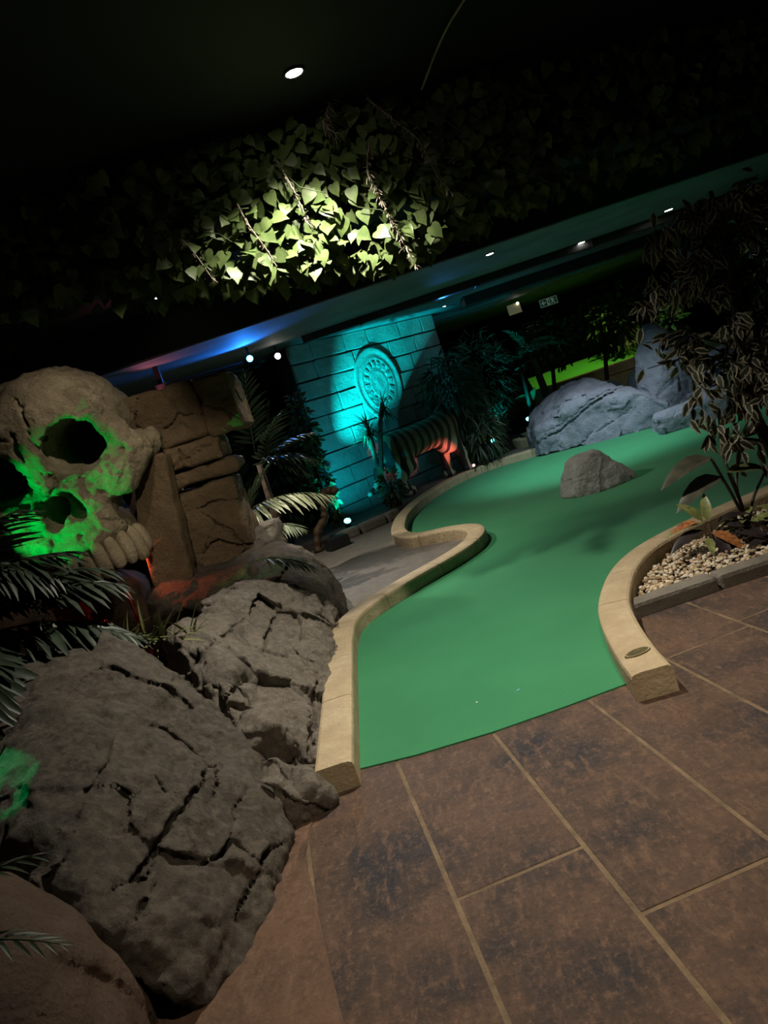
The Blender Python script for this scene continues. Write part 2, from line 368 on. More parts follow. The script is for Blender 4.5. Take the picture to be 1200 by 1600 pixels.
def quad(name,pts,mat,parent=None): return mesh_obj(name,pts,[tuple(range(len(pts)))],mat,parent)
def prism(name,poly,z0,z1,mat,parent=None,bev=0):
    bm=bmesh.new(); vs=[bm.verts.new((x,y,z0)) for x,y in poly]; f=bm.faces.new(vs)
    if f.normal.z>0: pass
    r=bmesh.ops.extrude_face_region(bm,geom=[f]); vv=[v for v in r['geom'] if isinstance(v,bmesh.types.BMVert)]
    for v in vv: v.co.z=z1
    bmesh.ops.recalc_face_normals(bm,faces=bm.faces)
    if bev:
        es=[e for e in bm.edges if all(abs(v.co.z-z1)<1e-6 for v in e.verts)]; bmesh.ops.bevel(bm,geom=es,offset=bev,segments=2,affect='EDGES')
    bmesh.ops.triangulate(bm,faces=[f for f in bm.faces if len(f.verts)>4]); return bm_obj(name,bm,mat,parent)

XL,XR,YF,YB=-5.5,11,-2.5,19
floor=struct(prism('floor',[(XL,YF),(XR,YF),(XR,YB),(XL,YB)],-.15,-.0015,'joint'))
ceil=struct(prism('ceiling',[(XL,YF),(XR,YF),(XR,8.1),(XL,8.1)],CEIL,CEIL+.15,'ceil'))
sof=struct(prism('ceiling_soffit',[(XL,8.1),(XR,8.1),(XR,YB),(XL,YB)],SOF,CEIL+.15,'soffit'))
fas=struct(prism('trim_1',[(XL,8.06),(XR,8.06),(XR,8.1),(XL,8.1)],SOF+.012,CEIL,'black')); 
for nm,p in (('wall_left',[(XL-.15,YF),(XL,YF),(XL,YB),(XL-.15,YB)]),('wall_right',[(XR,YF),(XR+.15,YF),(XR+.15,YB),(XR,YB)]),('wall_far',[(XL,YB),(XR,YB),(XR,YB+.15),(XL,YB+.15)]),('wall_front',[(XL,YF-.15),(XR,YF-.15),(XR,YF),(XL,YF)])):
    struct(prism(nm,p,-.15,CEIL+.1,'black'))
# stamped concrete slabs in rows that run away from the camera
A=np.array([-.1219,.9925]); B=np.array([.9925,.1219])
def slab_piece(parent,a0,a1,b0,b1,mat,e1=A,e2=B,g=.0042,top=0.0):
    c=[(a0+g,b0+g),(a0+g,b1-g),(a1-g,b1-g),(a1-g,b0+g)]; P=[e1*a+e2*b for a,b in c]; ctr=sum(P)/4
    bm=bmesh.new(); vs=[bm.verts.new((p[0]-ctr[0],p[1]-ctr[1],-.03)) for p in P]; f=bm.faces.new(vs)
    r=bmesh.ops.extrude_face_region(bm,geom=[f]); vv=[v for v in r['geom'] if isinstance(v,bmesh.types.BMVert)]
    for v in vv: v.co.z=top+random.uniform(-.0012,.0012)
    bmesh.ops.recalc_face_normals(bm,faces=bm.faces)
    bmesh.ops.bevel(bm,geom=[e for e in bm.edges if all(v.co.z>-.01 for v in e.verts)],offset=.004,segments=2,affect='EDGES')
    return bm_obj('slab',bm,mat,parent,loc=(ctr[0],ctr[1],0))
cols=[-.755,-.33,.095,.518,.947,1.37,1.795,2.22,2.645,3.07,3.5]
starts=[.55,.25,.87,.27,-.05,.55,.2,.8,.1,.5]
for i in range(len(cols)-1):
    a=starts[i]-.3
    L=[1.25,3.15,1.25,1.5,3.17/2,1.28,1.5,1.3,1.4,1.3][i]
    a=starts[i]-L
    while a<3.9:
        a1=a+L
        top_lim=3.35 if cols[i]<.9 else 4.05
        e=min(a1,top_lim)
        if e-a>.1 and e>.3: slab_piece(floor,max(a,.1),e,cols[i],cols[i+1],'slab')
        a=a1
border=prism('border_strip',[(-.50,3.16),(-.52,3.14),(-.60,3.0),(-.65,2.83),(-.67,2.62),(-.62,2.37),(-.59,2.2),(-.55,1.98),(-.51,1.78),(-.45,1.3),(-.40,.6),(-1.7,.6),(-1.7,3.2),(-.6,3.3)],-.02,.007,'border',floor,.005)
# grey path beyond the left kerb
pth=struct(prism('floor_path',[(-2.2,5.2),(.55,5.2),(.95,7.2),(.3,9.9),(-2.2,9.9)],-.02,.003,'joint_grey'))
e1=np.array([math.sin(R(-22)),math.cos(R(-22))]); e2=np.array([e1[1],-e1[0]])
for i in range(10):
    b0=-4.6+.62*i; a=4.2+.37*(i*7%5)
    while a<11:
        L=.95+.25*((i*3+int(a*2))%3)
        m=e1*(a+L/2)+e2*(b0+.31)
        if -2.0<m[0]<.75 and 5.0<m[1]<9.9: slab_piece(pth,a,a+L,b0,b0+.62,'slab_grey',e1,e2,.005,.0065)
        a+=L
# ------------------------------------------------------------------ kerbs and the putting green
def offset_path(P,o):
    T=np.gradient(P,axis=0); T/=np.linalg.norm(T,axis=1)[:,None]; return P+np.stack([T[:,1],-T[:,0]],1)*o
def kerb(root,path,w,h,joints,mat='curb',zb=-.005,name='kerb_stone',gap=.003,lip=True):
    P=catmull(path,14); s=np.concatenate([[0],np.cumsum(np.linalg.norm(np.diff(P,axis=0),axis=1))]); Ltot=s[-1]
    js=[0]+[j for j in joints if j<Ltot]+[Ltot]
    at=lambda u:np.array([np.interp(u,s,P[:,0]),np.interp(u,s,P[:,1])])
    c=.012
    prof=[(-w/2,zb),(-w/2,h-c*1.6),(-w/2+c*.5,h-c*.5),(-w/2+c*1.6,h),(w/2-c*3.2,h),(w/2-c*2.6,h-.002),(w/2-c*1.5,h-.003),(w/2-c*.4,h-c*.8),(w/2,h-c*2),(w/2,zb)] if lip else [(-w/2,zb),(-w/2,h-c*2),(-w/2+c,h-c*.5),(-w/2+2*c,h),(w/2-2*c,h),(w/2-c,h-c*.5),(w/2,h-c*2),(w/2,zb)]
    for a,b in zip(js[:-1],js[1:]):
        n=max(3,int((b-a)/.07)); us=np.linspace(a+gap,b-gap,n); vs=[];fs=[]; k=len(prof); base=at((a+b)/2)
        for u in us:
            t=at(min(u+.02,Ltot))-at(max(u-.02,0)); t/=np.linalg.norm(t); nn=np.array([t[1],-t[0]]); p=at(u)
            for o,z in prof: q=p+nn*o-base; vs.append((q[0],q[1],z))
        for i in range(n-1):
            for j in range(k): j2=(j+1)%k; fs.append((i*k+j,i*k+j2,(i+1)*k+j2,(i+1)*k+j))
        fs.append(tuple(range(k))[::-1]); fs.append(tuple(range((n-1)*k,n*k)))
        o=mesh_obj(name,vs,fs,mat,root,False,(base[0],base[1],0)); 
        bm=bmesh.new(); bm.from_mesh(o.data); bmesh.ops.recalc_face_normals(bm,faces=bm.faces); bm.to_mesh(o.data); bm.free()
LK=[(-.535,3.02),(-.535,3.6),(-.535,4.2),(-.53,4.9),(-.48,5.32),(-.30,5.63),(.03,5.97),(.40,6.29),(.63,6.58),(.745,6.9),(.72,7.25),(.52,7.52),(.22,7.75),(.09,8.2),(.12,8.85),(.25,9.6),(.60,10.6),(1.2,11.5),(1.85,11.82),(2.55,11.6),(3.0,11.3)]
RK=[(.815,2.93),(.845,3.21),(.92,3.63),(1.02,3.95),(1.22,4.35),(1.46,4.63),(1.75,4.80),(2.1,4.93),(2.55,5.04),(3.2,5.2),(4.2,5.4),(5.4,5.5)]
lk=thing('kerb','long pale sandstone kerb winding along the left of the green','kerb')
kerb(lk,LK,.17,.12,[.78,1.45,2.2,2.75,3.4,4.0,4.5,5.3,6.1,6.8,7.5,8.2,8.9,9.6,10.3])
rk=thing('kerb','curved sandstone kerb with an oval plaque beside the pebble bed','kerb')
kerb(rk,[p for p in RK][::-1],.17,.12,[1.2,2.4,3.3,3.9,4.5,5.0])
lkP=catmull(LK,8); rkP=catmull(RK,8)
front=[(-.47,3.17),(-.2,3.12),(.14,3.095),(.46,3.105),(.79,3.13)]
gpoly=front+[tuple(p) for p in rkP if p[1]>3.2]+[(5.5,9.1),(4.3,9.3),(3.9,10.6),(3.1,12.0)]+[tuple(p) for p in lkP[::-1] if p[1]>3.25]
green=prism('putting_green',gpoly,-.004,.007,'turf')
tag(green,'green carpeted mini golf fairway snaking between two sandstone kerbs','putting green')
# oval plaque let into the right kerb
bm=bmesh.new(); bmesh.ops.create_cone(bm,cap_ends=True,segments=40,radius1=1,radius2=.94,depth=1)
pl=bm_obj('plaque',bm,'curb_grey',rk); pl.scale=(.062,.036,.006); pl.location=(.836,3.13,.1225); pl.rotation_euler=(0,0,R(12)); pl['label']='small oval stone plaque'
MT['plaque']=rock_mat('olive_plaque',(.10,.085,.03),(.24,.19,.08),None,30,1,.6,90)
pl.data.materials[0]=MT['plaque']
ring=[]; 
for k in range(40): an=2*math.pi*k/40; ring.append((math.cos(an)*.90,math.sin(an)*.90,.6))
v,f=tube(ring+[ring[0]],.05,6,False); mesh_obj('plaque_rim',v,f,'curb',pl,True)
for t in np.linspace(-.45,.45,4):
    bm=bmesh.new(); box_bm(bm,(t,random.uniform(-.12,.12),.55),(.10,.16,.25),bev=.04); bm_obj('plaque_relief',bm,'plaque',pl)
# edging of the pebble bed
for i,(x0,x1) in enumerate(((1.02,1.53),(1.545,2.15),(2.165,2.95))):
    bm=bmesh.new(); box_bm(bm,(0,0,.03),((x1-x0)/2,.062,.045),bev=.018)
    for v in bm.verts: v.co.x+=.012*vnoise(np.array([[v.co.x*9+i*5,v.co.y*30,v.co.z*20]]))[0]; v.co.z+=.006*random.uniform(-1,1) if v.co.z>.05 else 0
    o=bm_obj('edging_stone',bm,'curb_grey',loc=((x0+x1)/2,3.89-.004*i,0)); o.rotation_euler=(0,0,R((1,-1.5,0)[i]))
    tag(o,('grey edging stone of the pebble bed, touching the sandstone kerb','grey edging stone of the pebble bed, next to the one touching the kerb','grey edging stone at the far right end of the pebble bed')[i],'edging stone','edging stones of the pebble bed')
# planted bed behind the green
bedp=[(XL,9.75),(-.6,9.72),(.1,10.02),(.42,10.75),(1.08,11.68),(1.8,12.0),(2.55,11.8),(3.1,12.3),(4.4,12.2),(XR,12.0),(XR,YB),(XL,YB)]
bed=struct(prism('floor_bed',bedp,-.01,.1,'gravel_far'))
for i,(p,q) in enumerate((((-.75,9.62),(-.38,9.72)),((-.36,9.73),(-.03,9.93)),((-.01,9.94),(.16,10.08)))):
    p=np.array(p);q=np.array(q); c=(p+q)/2; L=np.linalg.norm(q-p); an=math.atan2(q[1]-p[1],q[0]-p[0])
    bm=bmesh.new(); box_bm(bm,(0,0,.06),(L/2,.07,.07),bev=.035); o=bm_obj('bed_edging',bm,'curb_grey',loc=(c[0],c[1],0)); o.rotation_euler=(0,0,an)
    tag(o,('low brown edging stone nearest the dark crooked figure','middle low brown edging stone below the cyan uplight','short brown edging stone touching the bend of the kerb')[i],'edging stone','edging stones before the uplight')
# ------------------------------------------------------------------ temple wall of blocks with its medallion
W0=np.array([-.6,10.95]); WD=np.array([.741,.672]); WN=np.array([.672,-.741]); WA=math.atan2(.672,.741)
wl=3.2
wall=struct(prism('wall_back',[tuple(W0),tuple(W0+WD*wl),tuple(W0+WD*wl-WN*.3),tuple(W0-WN*.3)],0,SOF,'mortar'))
rows=10; hh=SOF/rows
for r in range(rows):
    s=-.0
    first=True
    while s<wl-.02:
        L=random.uniform(.48,.8) if not first else random.uniform(.3,.7)
        first=False
        e=min(s+L,wl)
        if wl-e<.18: e=wl
        bm=bmesh.new(); d=.05+random.uniform(-.012,.012)
        box_bm(bm,(0,0,0),((e-s)/2-.009,d,hh/2-.009),bev=.014)
        for v in bm.verts: v.co+=Vector((random.uniform(-.005,.005),random.uniform(-.005,.005),random.uniform(-.005,.005)))
        c=W0+WD*(s+e)/2+WN*.0
        o=bm_obj('block',bm,'block',wall,loc=(c[0],c[1],hh*(r+.5))); o.rotation_euler=(0,0,WA)
        s=e
prof=[(0,.055),(.12,.055),(.14,.035),(.30,.03),(.32,.05),(.36,.05),(.375,.03),(.66,.028),(.68,.06),(.74,.06),(.76,.03),(.88,.03),(.90,.075),(.985,.075),(1.0,.06),(1.0,-.02)]
seg=72; vs=[];fs=[]
for k in range(seg):
    an=2*math.pi*k/seg
    for j,(r_,h_) in enumerate(prof):
        hz=h_
        if .30<r_<.36 or .4<r_<.66: pass
        vs.append((r_*math.cos(an)*.47,-(.004+h_*.16) if h_>0 else -h_,r_*math.sin(an)*.56))
for k in range(seg):
    for j in range(len(prof)-1):
        n=len(prof); k2=(k+1)%seg; fs.append((k*n+j,k2*n+j,k2*n+j+1,k*n+j+1))
mc=W0+WD*1.50+WN*.058
med=thing('wall_medallion','large oval carved stone medallion on the cyan lit block wall','medallion',(mc[0],mc[1],1.80)); med.rotation_euler=(0,0,WA)
o=mesh_obj('disc',vs,fs,'block',med,True)
for k in range(16):
    an=2*math.pi*k/16; bm=bmesh.new(); box_bm(bm,(0,0,0),(.032,.010,.045),Euler((0,-an+math.pi/2,0)).to_matrix(),.01)
    o=bm_obj('glyph',bm,'block',med,loc=(.54*.47*math.cos(an),-.010,.54*.56*math.sin(an)))
# ------------------------------------------------------------------ ducts, lamps and signs under the ceiling
def box_thing(name,c,h,mat,label,cat,rz=0,bev=.006,group=None):
    bm=bmesh.new(); box_bm(bm,(0,0,0),h,bev=bev); o=bm_obj(name,bm,mat,loc=c); o.rotation_euler=(0,0,rz); return tag(o,label,cat,group)
for i,(y,z,hy,hz,x0,x1,lb) in enumerate(((10.35,2.60,.09,.05,-.3,10.5,'long dark duct under the soffit just before the block wall'),(12.2,2.575,.16,.075,2.2,10.5,'long dark duct at the back of the soffit above the exit sign'))):
    d=thing('ceiling_duct',lb,'duct',((x0+x1)/2,y,z))
    bm=bmesh.new(); box_bm(bm,(0,0,0),((x1-x0)/2,hy,hz),bev=.01); bm_obj('duct_body',bm,'duct',d)
    x=x0+.8
    while x<x1-.3:
        bm=bmesh.new(); box_bm(bm,(0,0,0),(.02,hy+.012,hz+.012),bev=.004); bm_obj('duct_flange',bm,'metal',d,loc=(x-(x0+x1)/2,0,0)); x+=1.6
def downlight(loc,label,mat='lamp_white',r=.045,group='ceiling downlights'):
    t=thing('downlight',label,'lamp',loc,group)
    bm=bmesh.new(); bmesh.ops.create_cone(bm,cap_ends=True,segments=24,radius1=r*.8,radius2=r*.8,depth=.008,matrix=Matrix.Translation((0,0,-.006))); bm_obj('lens',bm,mat,t)
    ringp=[(math.cos(2*math.pi*k/24)*r,math.sin(2*math.pi*k/24)*r,-.004) for k in range(25)]; v,f=tube(ringp,.008,6,False); mesh_obj('bezel',v,f,'metal',t,True)
downlight((.26,3.94,CEIL),'bright white ceiling downlight in front of the ivy beam',r=.05)
downlight((-1.38,7.56,CEIL),'white ceiling lamp showing just below the left end of the ivy')
downlight((1.98,8.58,SOF),'white recessed downlight in the soffit nearest the ivy tendril',r=.05)
downlight((3.55,10.24,SOF),'white recessed downlight in the soffit left of the variegated tree',r=.05)
downlight((3.73,12.75,SOF),'tiny white downlight above the exit sign',r=.04)
downlight((1.95,12.5,SOF),'tiny white downlight right of the block wall top',r=.03)
downlight((4.6,9.9,SOF),'white downlight half hidden behind the variegated tree',r=.06)
downlight((7.6,13.3,SOF),'white downlight glimpsed at the far right above the tree',r=.07)
def spotlamp(loc,aim,label,mat,r=.045):
    t=thing('spotlight',label,'lamp',loc,'soffit spotlights')
    d=(Vector(aim)-Vector(loc)).normalized(); bm=bmesh.new(); cyl_bm(bm,-d*.13,d*0,r*.8,r,16); bm_obj('housing',bm,'metal',t)
    bm=bmesh.new(); cyl_bm(bm,d*.0,d*.012,r*.85,r*.8,16); bm_obj('lens',bm,mat,t)
    bm=bmesh.new(); cyl_bm(bm,-d*.07,Vector((-d.x*.07,-d.y*.07,SOF-loc[2])),.012,.012,8); bm_obj('stem',bm,'metal',t)
spotlamp((-.95,9.5,2.50),(-.5,3,1.0),'blue spotlight hanging under the edge of the soffit','lamp_blue')
spotlamp((-.67,10.25,2.50),(-.3,4,1.2),'white spotlight hanging beside the blue one','lamp_white')
def uplight(loc,aim,label,mat,r=.05):
    t=thing('uplight',label,'lamp',loc,'bed uplights')
    d=(Vector(aim)-Vector(loc)).normalized(); c=Vector((0,0,.09)); bm=bmesh.new(); cyl_bm(bm,c-d*.1,c,r*.75,r,16); bm_obj('housing',bm,'metal',t)
    bm=bmesh.new(); cyl_bm(bm,c,c+d*.01,r*.9,r*.85,16); bm_obj('lens',bm,mat,t)
    bm=bmesh.new(); cyl_bm(bm,(0,0,0),c-d*.05,.012,.012,8); bm_obj('spike',bm,'metal',t)
uplight((-.49,9.95,.1),(-.25,9.0,1.3),'cyan uplight at the foot of the block wall','lamp_cyan')
uplight((2.10,12.72,.25),(1.9,11.8,1.2),'cyan uplight below the spiky shrub behind the kerb','lamp_cyan',.045)
uplight((2.95,13.6,.34),(2.7,12.5,1.3),'cyan uplight below the two broad glowing leaves','lamp_cyan',.045)
uplight((1.52,11.62,.08),(1.2,11.0,.6),'small pinkish lamp glowing in front of the striped tiger','lamp_pink',.025)
# emergency lamp box and exit sign on the back beam
em=thing('emergency_lamp','cream emergency lamp box hanging beside the exit sign','lamp',(3.73,15.5,2.46))
bm=bmesh.new(); box_bm(bm,(0,0,0),(.125,.05,.085),bev=.01); MT['cream']=flat('cream_plastic_glow',(.55,.52,.32),.5,emit=(.55,.52,.3),es=.10); bm_obj('box',bm,'cream',em)  # the box itself is no lamp; faint glow added to brighten it
bm=bmesh.new(); box_bm(bm,(0,-.03,-.10),(.13,.03,.012),bev=.004); bm_obj('tray',bm,'cream',em)
bm=bmesh.new(); cyl_bm(bm,(.08,-.05,.075),(.08,-.065,.075),.018,.016,12); bm_obj('lamp_bulb',bm,'lamp_white',em)
bm=bmesh.new(); cyl_bm(bm,(0,0,.08),(0,0,.19),.008,.008,8); bm_obj('hanger',bm,'metal',em)
ex=thing('exit_sign','small dark green exit sign with arrow, doorway and running man','sign',(4.42,15.5,2.37))
MT['sign']=flat('dark_sign_green',(.01,.06,.03),.5,emit=(.02,.12,.06),es=.12); MT['signw']=flat('pale_sign_symbol',(.6,.7,.6),.5,emit=(.6,.75,.62),es=.10)
bm=bmesh.new(); box_bm(bm,(0,0,0),(.185,.02,.08),bev=.005); bm_obj('panel',bm,'sign',ex)
def sym(name,pts,parent,mat='signw',y=-.0225,t=.003):
    n=len(pts); v=[(x,y,z) for x,z in pts]+[(x,y+t,z) for x,z in pts]; f=[tuple(range(n)),tuple(range(2*n-1,n-1,-1))]+[(i,i+n,(i+1)%n+n,(i+1)%n) for i in range(n)]
    return mesh_obj(name,v,f,mat,parent)
sym('arrow',[(-.15,0),(-.11,.045),(-.095,.03),(-.115,.011),(-.06,.011),(-.06,-.011),(-.115,-.011),(-.095,-.03),(-.11,-.045)],ex)
sym('doorway',[(-.035,-.06),(.025,-.06),(.025,.06),(-.035,.06)],ex)
sym('running_man',[(-.005,.045),(.01,.045),(.008,.02),(.018,-.005),(.006,-.045),(-.004,-.045),(.002,-.012),(-.012,-.03),(-.024,-.028),(-.01,-.002),(-.018,.015)],ex,'sign',-.0235)
sym('running_man_figure',[(.06,.05),(.085,.055),(.10,.03),(.13,.028),(.13,.015),(.10,.012),(.095,-.01),(.125,-.05),(.11,-.055),(.08,-.02),(.055,-.05),(.045,-.04),(.07,-.005),(.065,.02),(.05,.01),(.045,.02)],ex)
for z in (.07,-.07): sym('rim',[(-.175,z-.004),(.175,z-.004),(.175,z+.004),(-.175,z+.004)],ex)
for x in (-.172,.172): sym('rim',[(x-.004,-.07),(x+.004,-.07),(x+.004,.07),(x-.004,.07)],ex)
bm=bmesh.new(); cyl_bm(bm,(0,0,.08),(0,0,.28),.006,.006,8); bm_obj('hanger',bm,'metal',ex)
# hanging rail and bracket by the magenta lamp
rail=thing('lighting_rail','black hanging rail with a clamp lit magenta behind the skull','rail',(-1.75,8.7,2.42))
bm=bmesh.new(); cyl_bm(bm,(-.35,-.1,-.0),(.75,.35,.0),.022,.022,10); bm_obj('pipe',bm,'metal',rail)
bm=bmesh.new(); cyl_bm(bm,(-.2,-.12,-.07),(.75,.27,-.07),.012,.012,8); bm_obj('cable_tray',bm,'duct',rail)
bm=bmesh.new(); box_bm(bm,(-.13,-.03,.1),(.03,.03,.14),bev=.006); bm_obj('hanger',bm,'metal',rail)
bm=bmesh.new(); box_bm(bm,(-.13,-.05,.0),(.06,.05,.03),bev=.01); bm_obj('clamp',bm,'duct',rail)
bm=bmesh.new(); cyl_bm(bm,(-.16,-.12,-.06),(-.10,-.16,-.13),.035,.045,12); bm_obj('lamp_head',bm,'metal',rail)
# loose cable hanging across the ceiling
pts=catmull([(1.3,2.6,3.08),(1.12,3.5,3.06),(1.02,4.0,3.07),(.92,4.4,3.0)],6); v,f=tube(pts,.006,6); tag(mesh_obj('ceiling_cable',v,f,'dry',smooth=True),'thin grey cable drooping from the dark ceiling above the ivy','cable')

# ------------------------------------------------------------------ rocks
def G0(P): return -P[:,2]-.02   # cut at the ground
def rock(name,label,base,det,lo,hi,h,mat,cat='rock',band=.14):
    o=sculpt(name,base,det,lo,hi,h,mat,None,band); return tag(o,label,cat)
NB=(.66,-.25,.71)
def boulder_base(P):
    d=planes(P,[((.68,-.12,.72),(-.72,2.45,.06)),((.05,-.15,1),(-1.5,3.2,.79)),((.5,-.8,.35),(-.86,2.02,.02)),((.05,1,.3),(-1.3,3.78,.5)),((.82,.42,.38),(-1.01,3.36,.31)),((-1,0,.2),(-2.35,3,.3)),((-.605,-.451,-.42),(-1.44,2.33,.33)),((-.25,-.45,.86),(-1.66,2.75,.70)),((1,-.25,.1),(-.72,2.5,.05))],.13)
    return np.maximum(d,G0(P))
cr_boulder=[]
def boulder_det(P,d):
    d0=d; d=rocky(.035,1.7,None,.05,.012,1,.013,2.6,.016)(P,d)
    for pts,w,dep in BOULDER_CRACKS: d=groove(P,d,pts,NB,w*.75,dep)
    return d
def mid_base(P):
    d=planes(P,[((.62,-.1,.78),(-.59,4.2,.115)),((1,0,.12),(-.575,4,.08)),((-.15,.05,1),(-1.2,4.6,.60)),((.1,1,.35),(-1,5.42,.5)),((-1,.25,.15),(-1.46,4.6,.4)),((.3,-1,.25),(-.70,2.92,.05)),((-.88,-.43,.15),(-.955,3.34,.25))],.10)
    return np.maximum(d,G0(P))
def mid_det(P,d):
    d=rocky(.035,2.2,2.8,.05,.035,2,.055,3.2,.018)(P,d)
    for pts,w,dep in MID_CRACKS: d=groove(P,d,pts,(.62,-.3,.73),w,dep)
    return d
#CRACKS-BEGIN
BOULDER_CRACKS=[([(-1.15, 2.95, 0.55), (-1.1, 2.98, 0.51), (-1.04, 2.96, 0.45), (-1.0, 2.92, 0.4), (-0.97, 2.92, 0.38)], 0.013, 0.05),
 ([(-0.93, 2.91, 0.34), (-0.96, 2.82, 0.35), (-0.97, 2.7, 0.34), (-0.99, 2.57, 0.34), (-1.02, 2.44, 0.35), (-1.05, 2.29, 0.35), (-1.08, 2.18, 0.36), (-1.1, 2.12, 0.36)], 0.014, 0.06),
 ([(-0.97, 2.88, 0.37), (-0.92, 2.87, 0.32), (-0.92, 2.73, 0.3), (-0.94, 2.65, 0.3)], 0.01, 0.04),
 ([(-0.95, 2.37, 0.27), (-0.91, 2.36, 0.23), (-0.89, 2.45, 0.22), (-0.87, 2.52, 0.22), (-0.82, 2.51, 0.16), (-0.79, 2.47, 0.1)], 0.014, 0.06),
 ([(-0.79, 2.47, 0.1), (-0.77, 2.54, 0.09), (-0.74, 2.64, 0.08)], 0.015, 0.06),
 ([(-0.87, 2.52, 0.22), (-0.86, 2.69, 0.23), (-0.84, 2.85, 0.24)], 0.009, 0.04),
 ([(-0.79, 2.47, 0.1), (-0.81, 2.36, 0.11), (-0.83, 2.26, 0.1)], 0.013, 0.05),
 ([(-1.03, 2.36, 0.34), (-1.05, 2.22, 0.33), (-1.08, 2.19, 0.36)], 0.008, 0.03),
 ([(-1.05, 2.08, 0.29), (-1.03, 2.15, 0.3), (-1.02, 2.22, 0.31)], 0.009, 0.04),
 ([(-1.08, 2.66, 0.44), (-1.06, 2.62, 0.41), (-1.05, 2.61, 0.4)], 0.012, 0.03)]
MID_CRACKS=[([(-0.96, 3.67, 0.34), (-0.89, 3.55, 0.27), (-0.83, 3.49, 0.22), (-0.77, 3.38, 0.15), (-0.71, 3.27, 0.09), (-0.64, 3.27, 0.04)], 0.026, 0.09),
 ([(-1.05, 3.55, 0.3), (-0.95, 3.56, 0.32), (-0.89, 3.55, 0.27)], 0.013, 0.05),
 ([(-0.89, 3.55, 0.27), (-0.88, 3.37, 0.24), (-0.93, 3.29, 0.21)], 0.013, 0.05),
 ([(-0.88, 3.33, 0.23), (-0.8, 3.39, 0.18), (-0.74, 3.32, 0.13), (-0.78, 3.09, 0.12), (-0.82, 3.06, 0.11)], 0.016, 0.07),
 ([(-0.99, 3.99, 0.41), (-0.94, 3.83, 0.34), (-0.9, 3.84, 0.32)], 0.016, 0.06),
 ([(-0.86, 4.92, 0.42), (-0.89, 4.54, 0.4), (-0.9, 4.23, 0.37)], 0.012, 0.05),
 ([(-0.68, 3.72, 0.13), (-0.67, 3.56, 0.1), (-0.68, 3.34, 0.08), (-0.67, 3.26, 0.06)], 0.013, 0.06),
 ([(-0.65, 4.09, 0.14), (-0.65, 3.81, 0.11), (-0.62, 3.73, 0.07)], 0.013, 0.05),
 ([(-0.76, 4.42, 0.28), (-0.72, 4.36, 0.24), (-0.66, 4.34, 0.19)], 0.014, 0.05),
 ([(-1.14, 3.99, 0.53), (-1.07, 4.26, 0.5), (-1.0, 4.7, 0.51)], 0.008, 0.03),
 ([(-1.25, 4.0, 0.44), (-1.12, 3.75, 0.41), (-1.1, 3.65, 0.29), (-0.92, 3.27, 0.2), (-0.79, 3.03, 0.1)], 0.022, 0.09),
 ([(-1.02, 3.89, 0.42), (-0.97, 3.73, 0.36), (-1.0, 3.55, 0.34)], 0.013, 0.06)]
#CRACKS-END
rock('boulder','large grey brown boulder with fine cracks in the left foreground',boulder_base,boulder_det,(-2.45,1.75,-.05),(-.6,3.95,.95),.0105,'rock')
rock('cracked_rock','fissured grey rock mass sloping down to the left kerb',mid_base,mid_det,(-1.65,2.8,-.05),(-.5,5.6,.8),.0108,'rock_light')
rock('boulder','smooth red brown boulder in the bottom left corner',lambda P:np.maximum(smax(ell(P,(-1.62,1.72,0),(.60,.62,.74)),planes(P,[((.2,.3,1),(-1.6,1.9,.68))]),.08),G0(P)),rocky(.03,1.6,None,off=3,facet=.012,fine=.007),(-2.3,1.05,-.04),(-.9,2.45,.85),.016,'rock_brown')
rock('stone','small angular stone wedged between the boulder and the fissured rock',lambda P:rbox(P,(-1.04,3.84,.38),(.10,.12,.10),.05,rotm(20,-25,35)),rocky(.015,5,None,off=5,facet=.02,fscale=6,fine=.008),(-1.25,3.6,.2),(-.83,4.1,.6),.011,'rock_light')
for i,(c,h,rz,lb) in enumerate((((-.66,2.98,.06),(.075,.09,.085),20,'small rounded stone touching the front end of the left kerb'),((-.77,3.0,.09),(.055,.11,.10),-15,'narrow upright stone wedged left of the rounded kerb stone'),((-.84,3.28,.22),(.09,.13,.10),30,'flat angular stone in the gap above the boulder shoulder'))):
    rock('stone',lb,lambda P,c=c,h=h,rz=rz:rbox(P,c,h,.045,rotm(8,-30,rz)),rocky(.014,6,None,off=6+i,facet=.018,fscale=7,fine=.008),np.array(c)-.2,np.array(c)+.2,.010,'rock_light')
rock('boulder','smooth slate grey boulder beside the grey path',lambda P:np.maximum(smax(ell(P,(-1.06,6.05,.0),(.56,1.0,.74)),planes(P,[((.15,-.2,1),(-1,6.2,.63))]),.1),G0(P)),rocky(.03,2.2,2.2,.03,.012,8,.02,2.5,.008),(-1.75,4.95,-.04),(-.4,7.15,.85),.018,'rock')
rock('rock_shelf','rock ledge under the pillar, washed red and green',lambda P:smax(np.maximum(planes(P,[((.05,-.25,1),(-1.4,6.0,.64)),((-.1,-1,.35),(-1.4,5.55,.45)),((1,-.2,.2),(-1.03,5.9,.4)),((-1,0,.2),(-1.98,6,.4)),((0,1,0),(-1.4,7,.3))],.1),G0(P)),-ell(P,(-1.72,5.5,.30),(.24,.45,.22)),.05),rocky(.03,3,2.6,.05,.02,11,.03,3,.012),(-2.1,5.35,-.04),(-.9,7.05,.8),.018,'rock')
rock('grotto_rock','dark rock mass beneath and behind the giant skull',lambda P:np.maximum(smin(rbox(P,(-2.75,7.15,.75),(.95,.55,.8),.2),rbox(P,(-2.75,6.3,.35),(.72,.55,.5),.15),.15),G0(P)),rocky(.05,2,1.8,.05,.02,13,.04,2,.012),(-3.8,5.6,-.04),(-1.7,7.8,1.65),.032,'rock_brown')
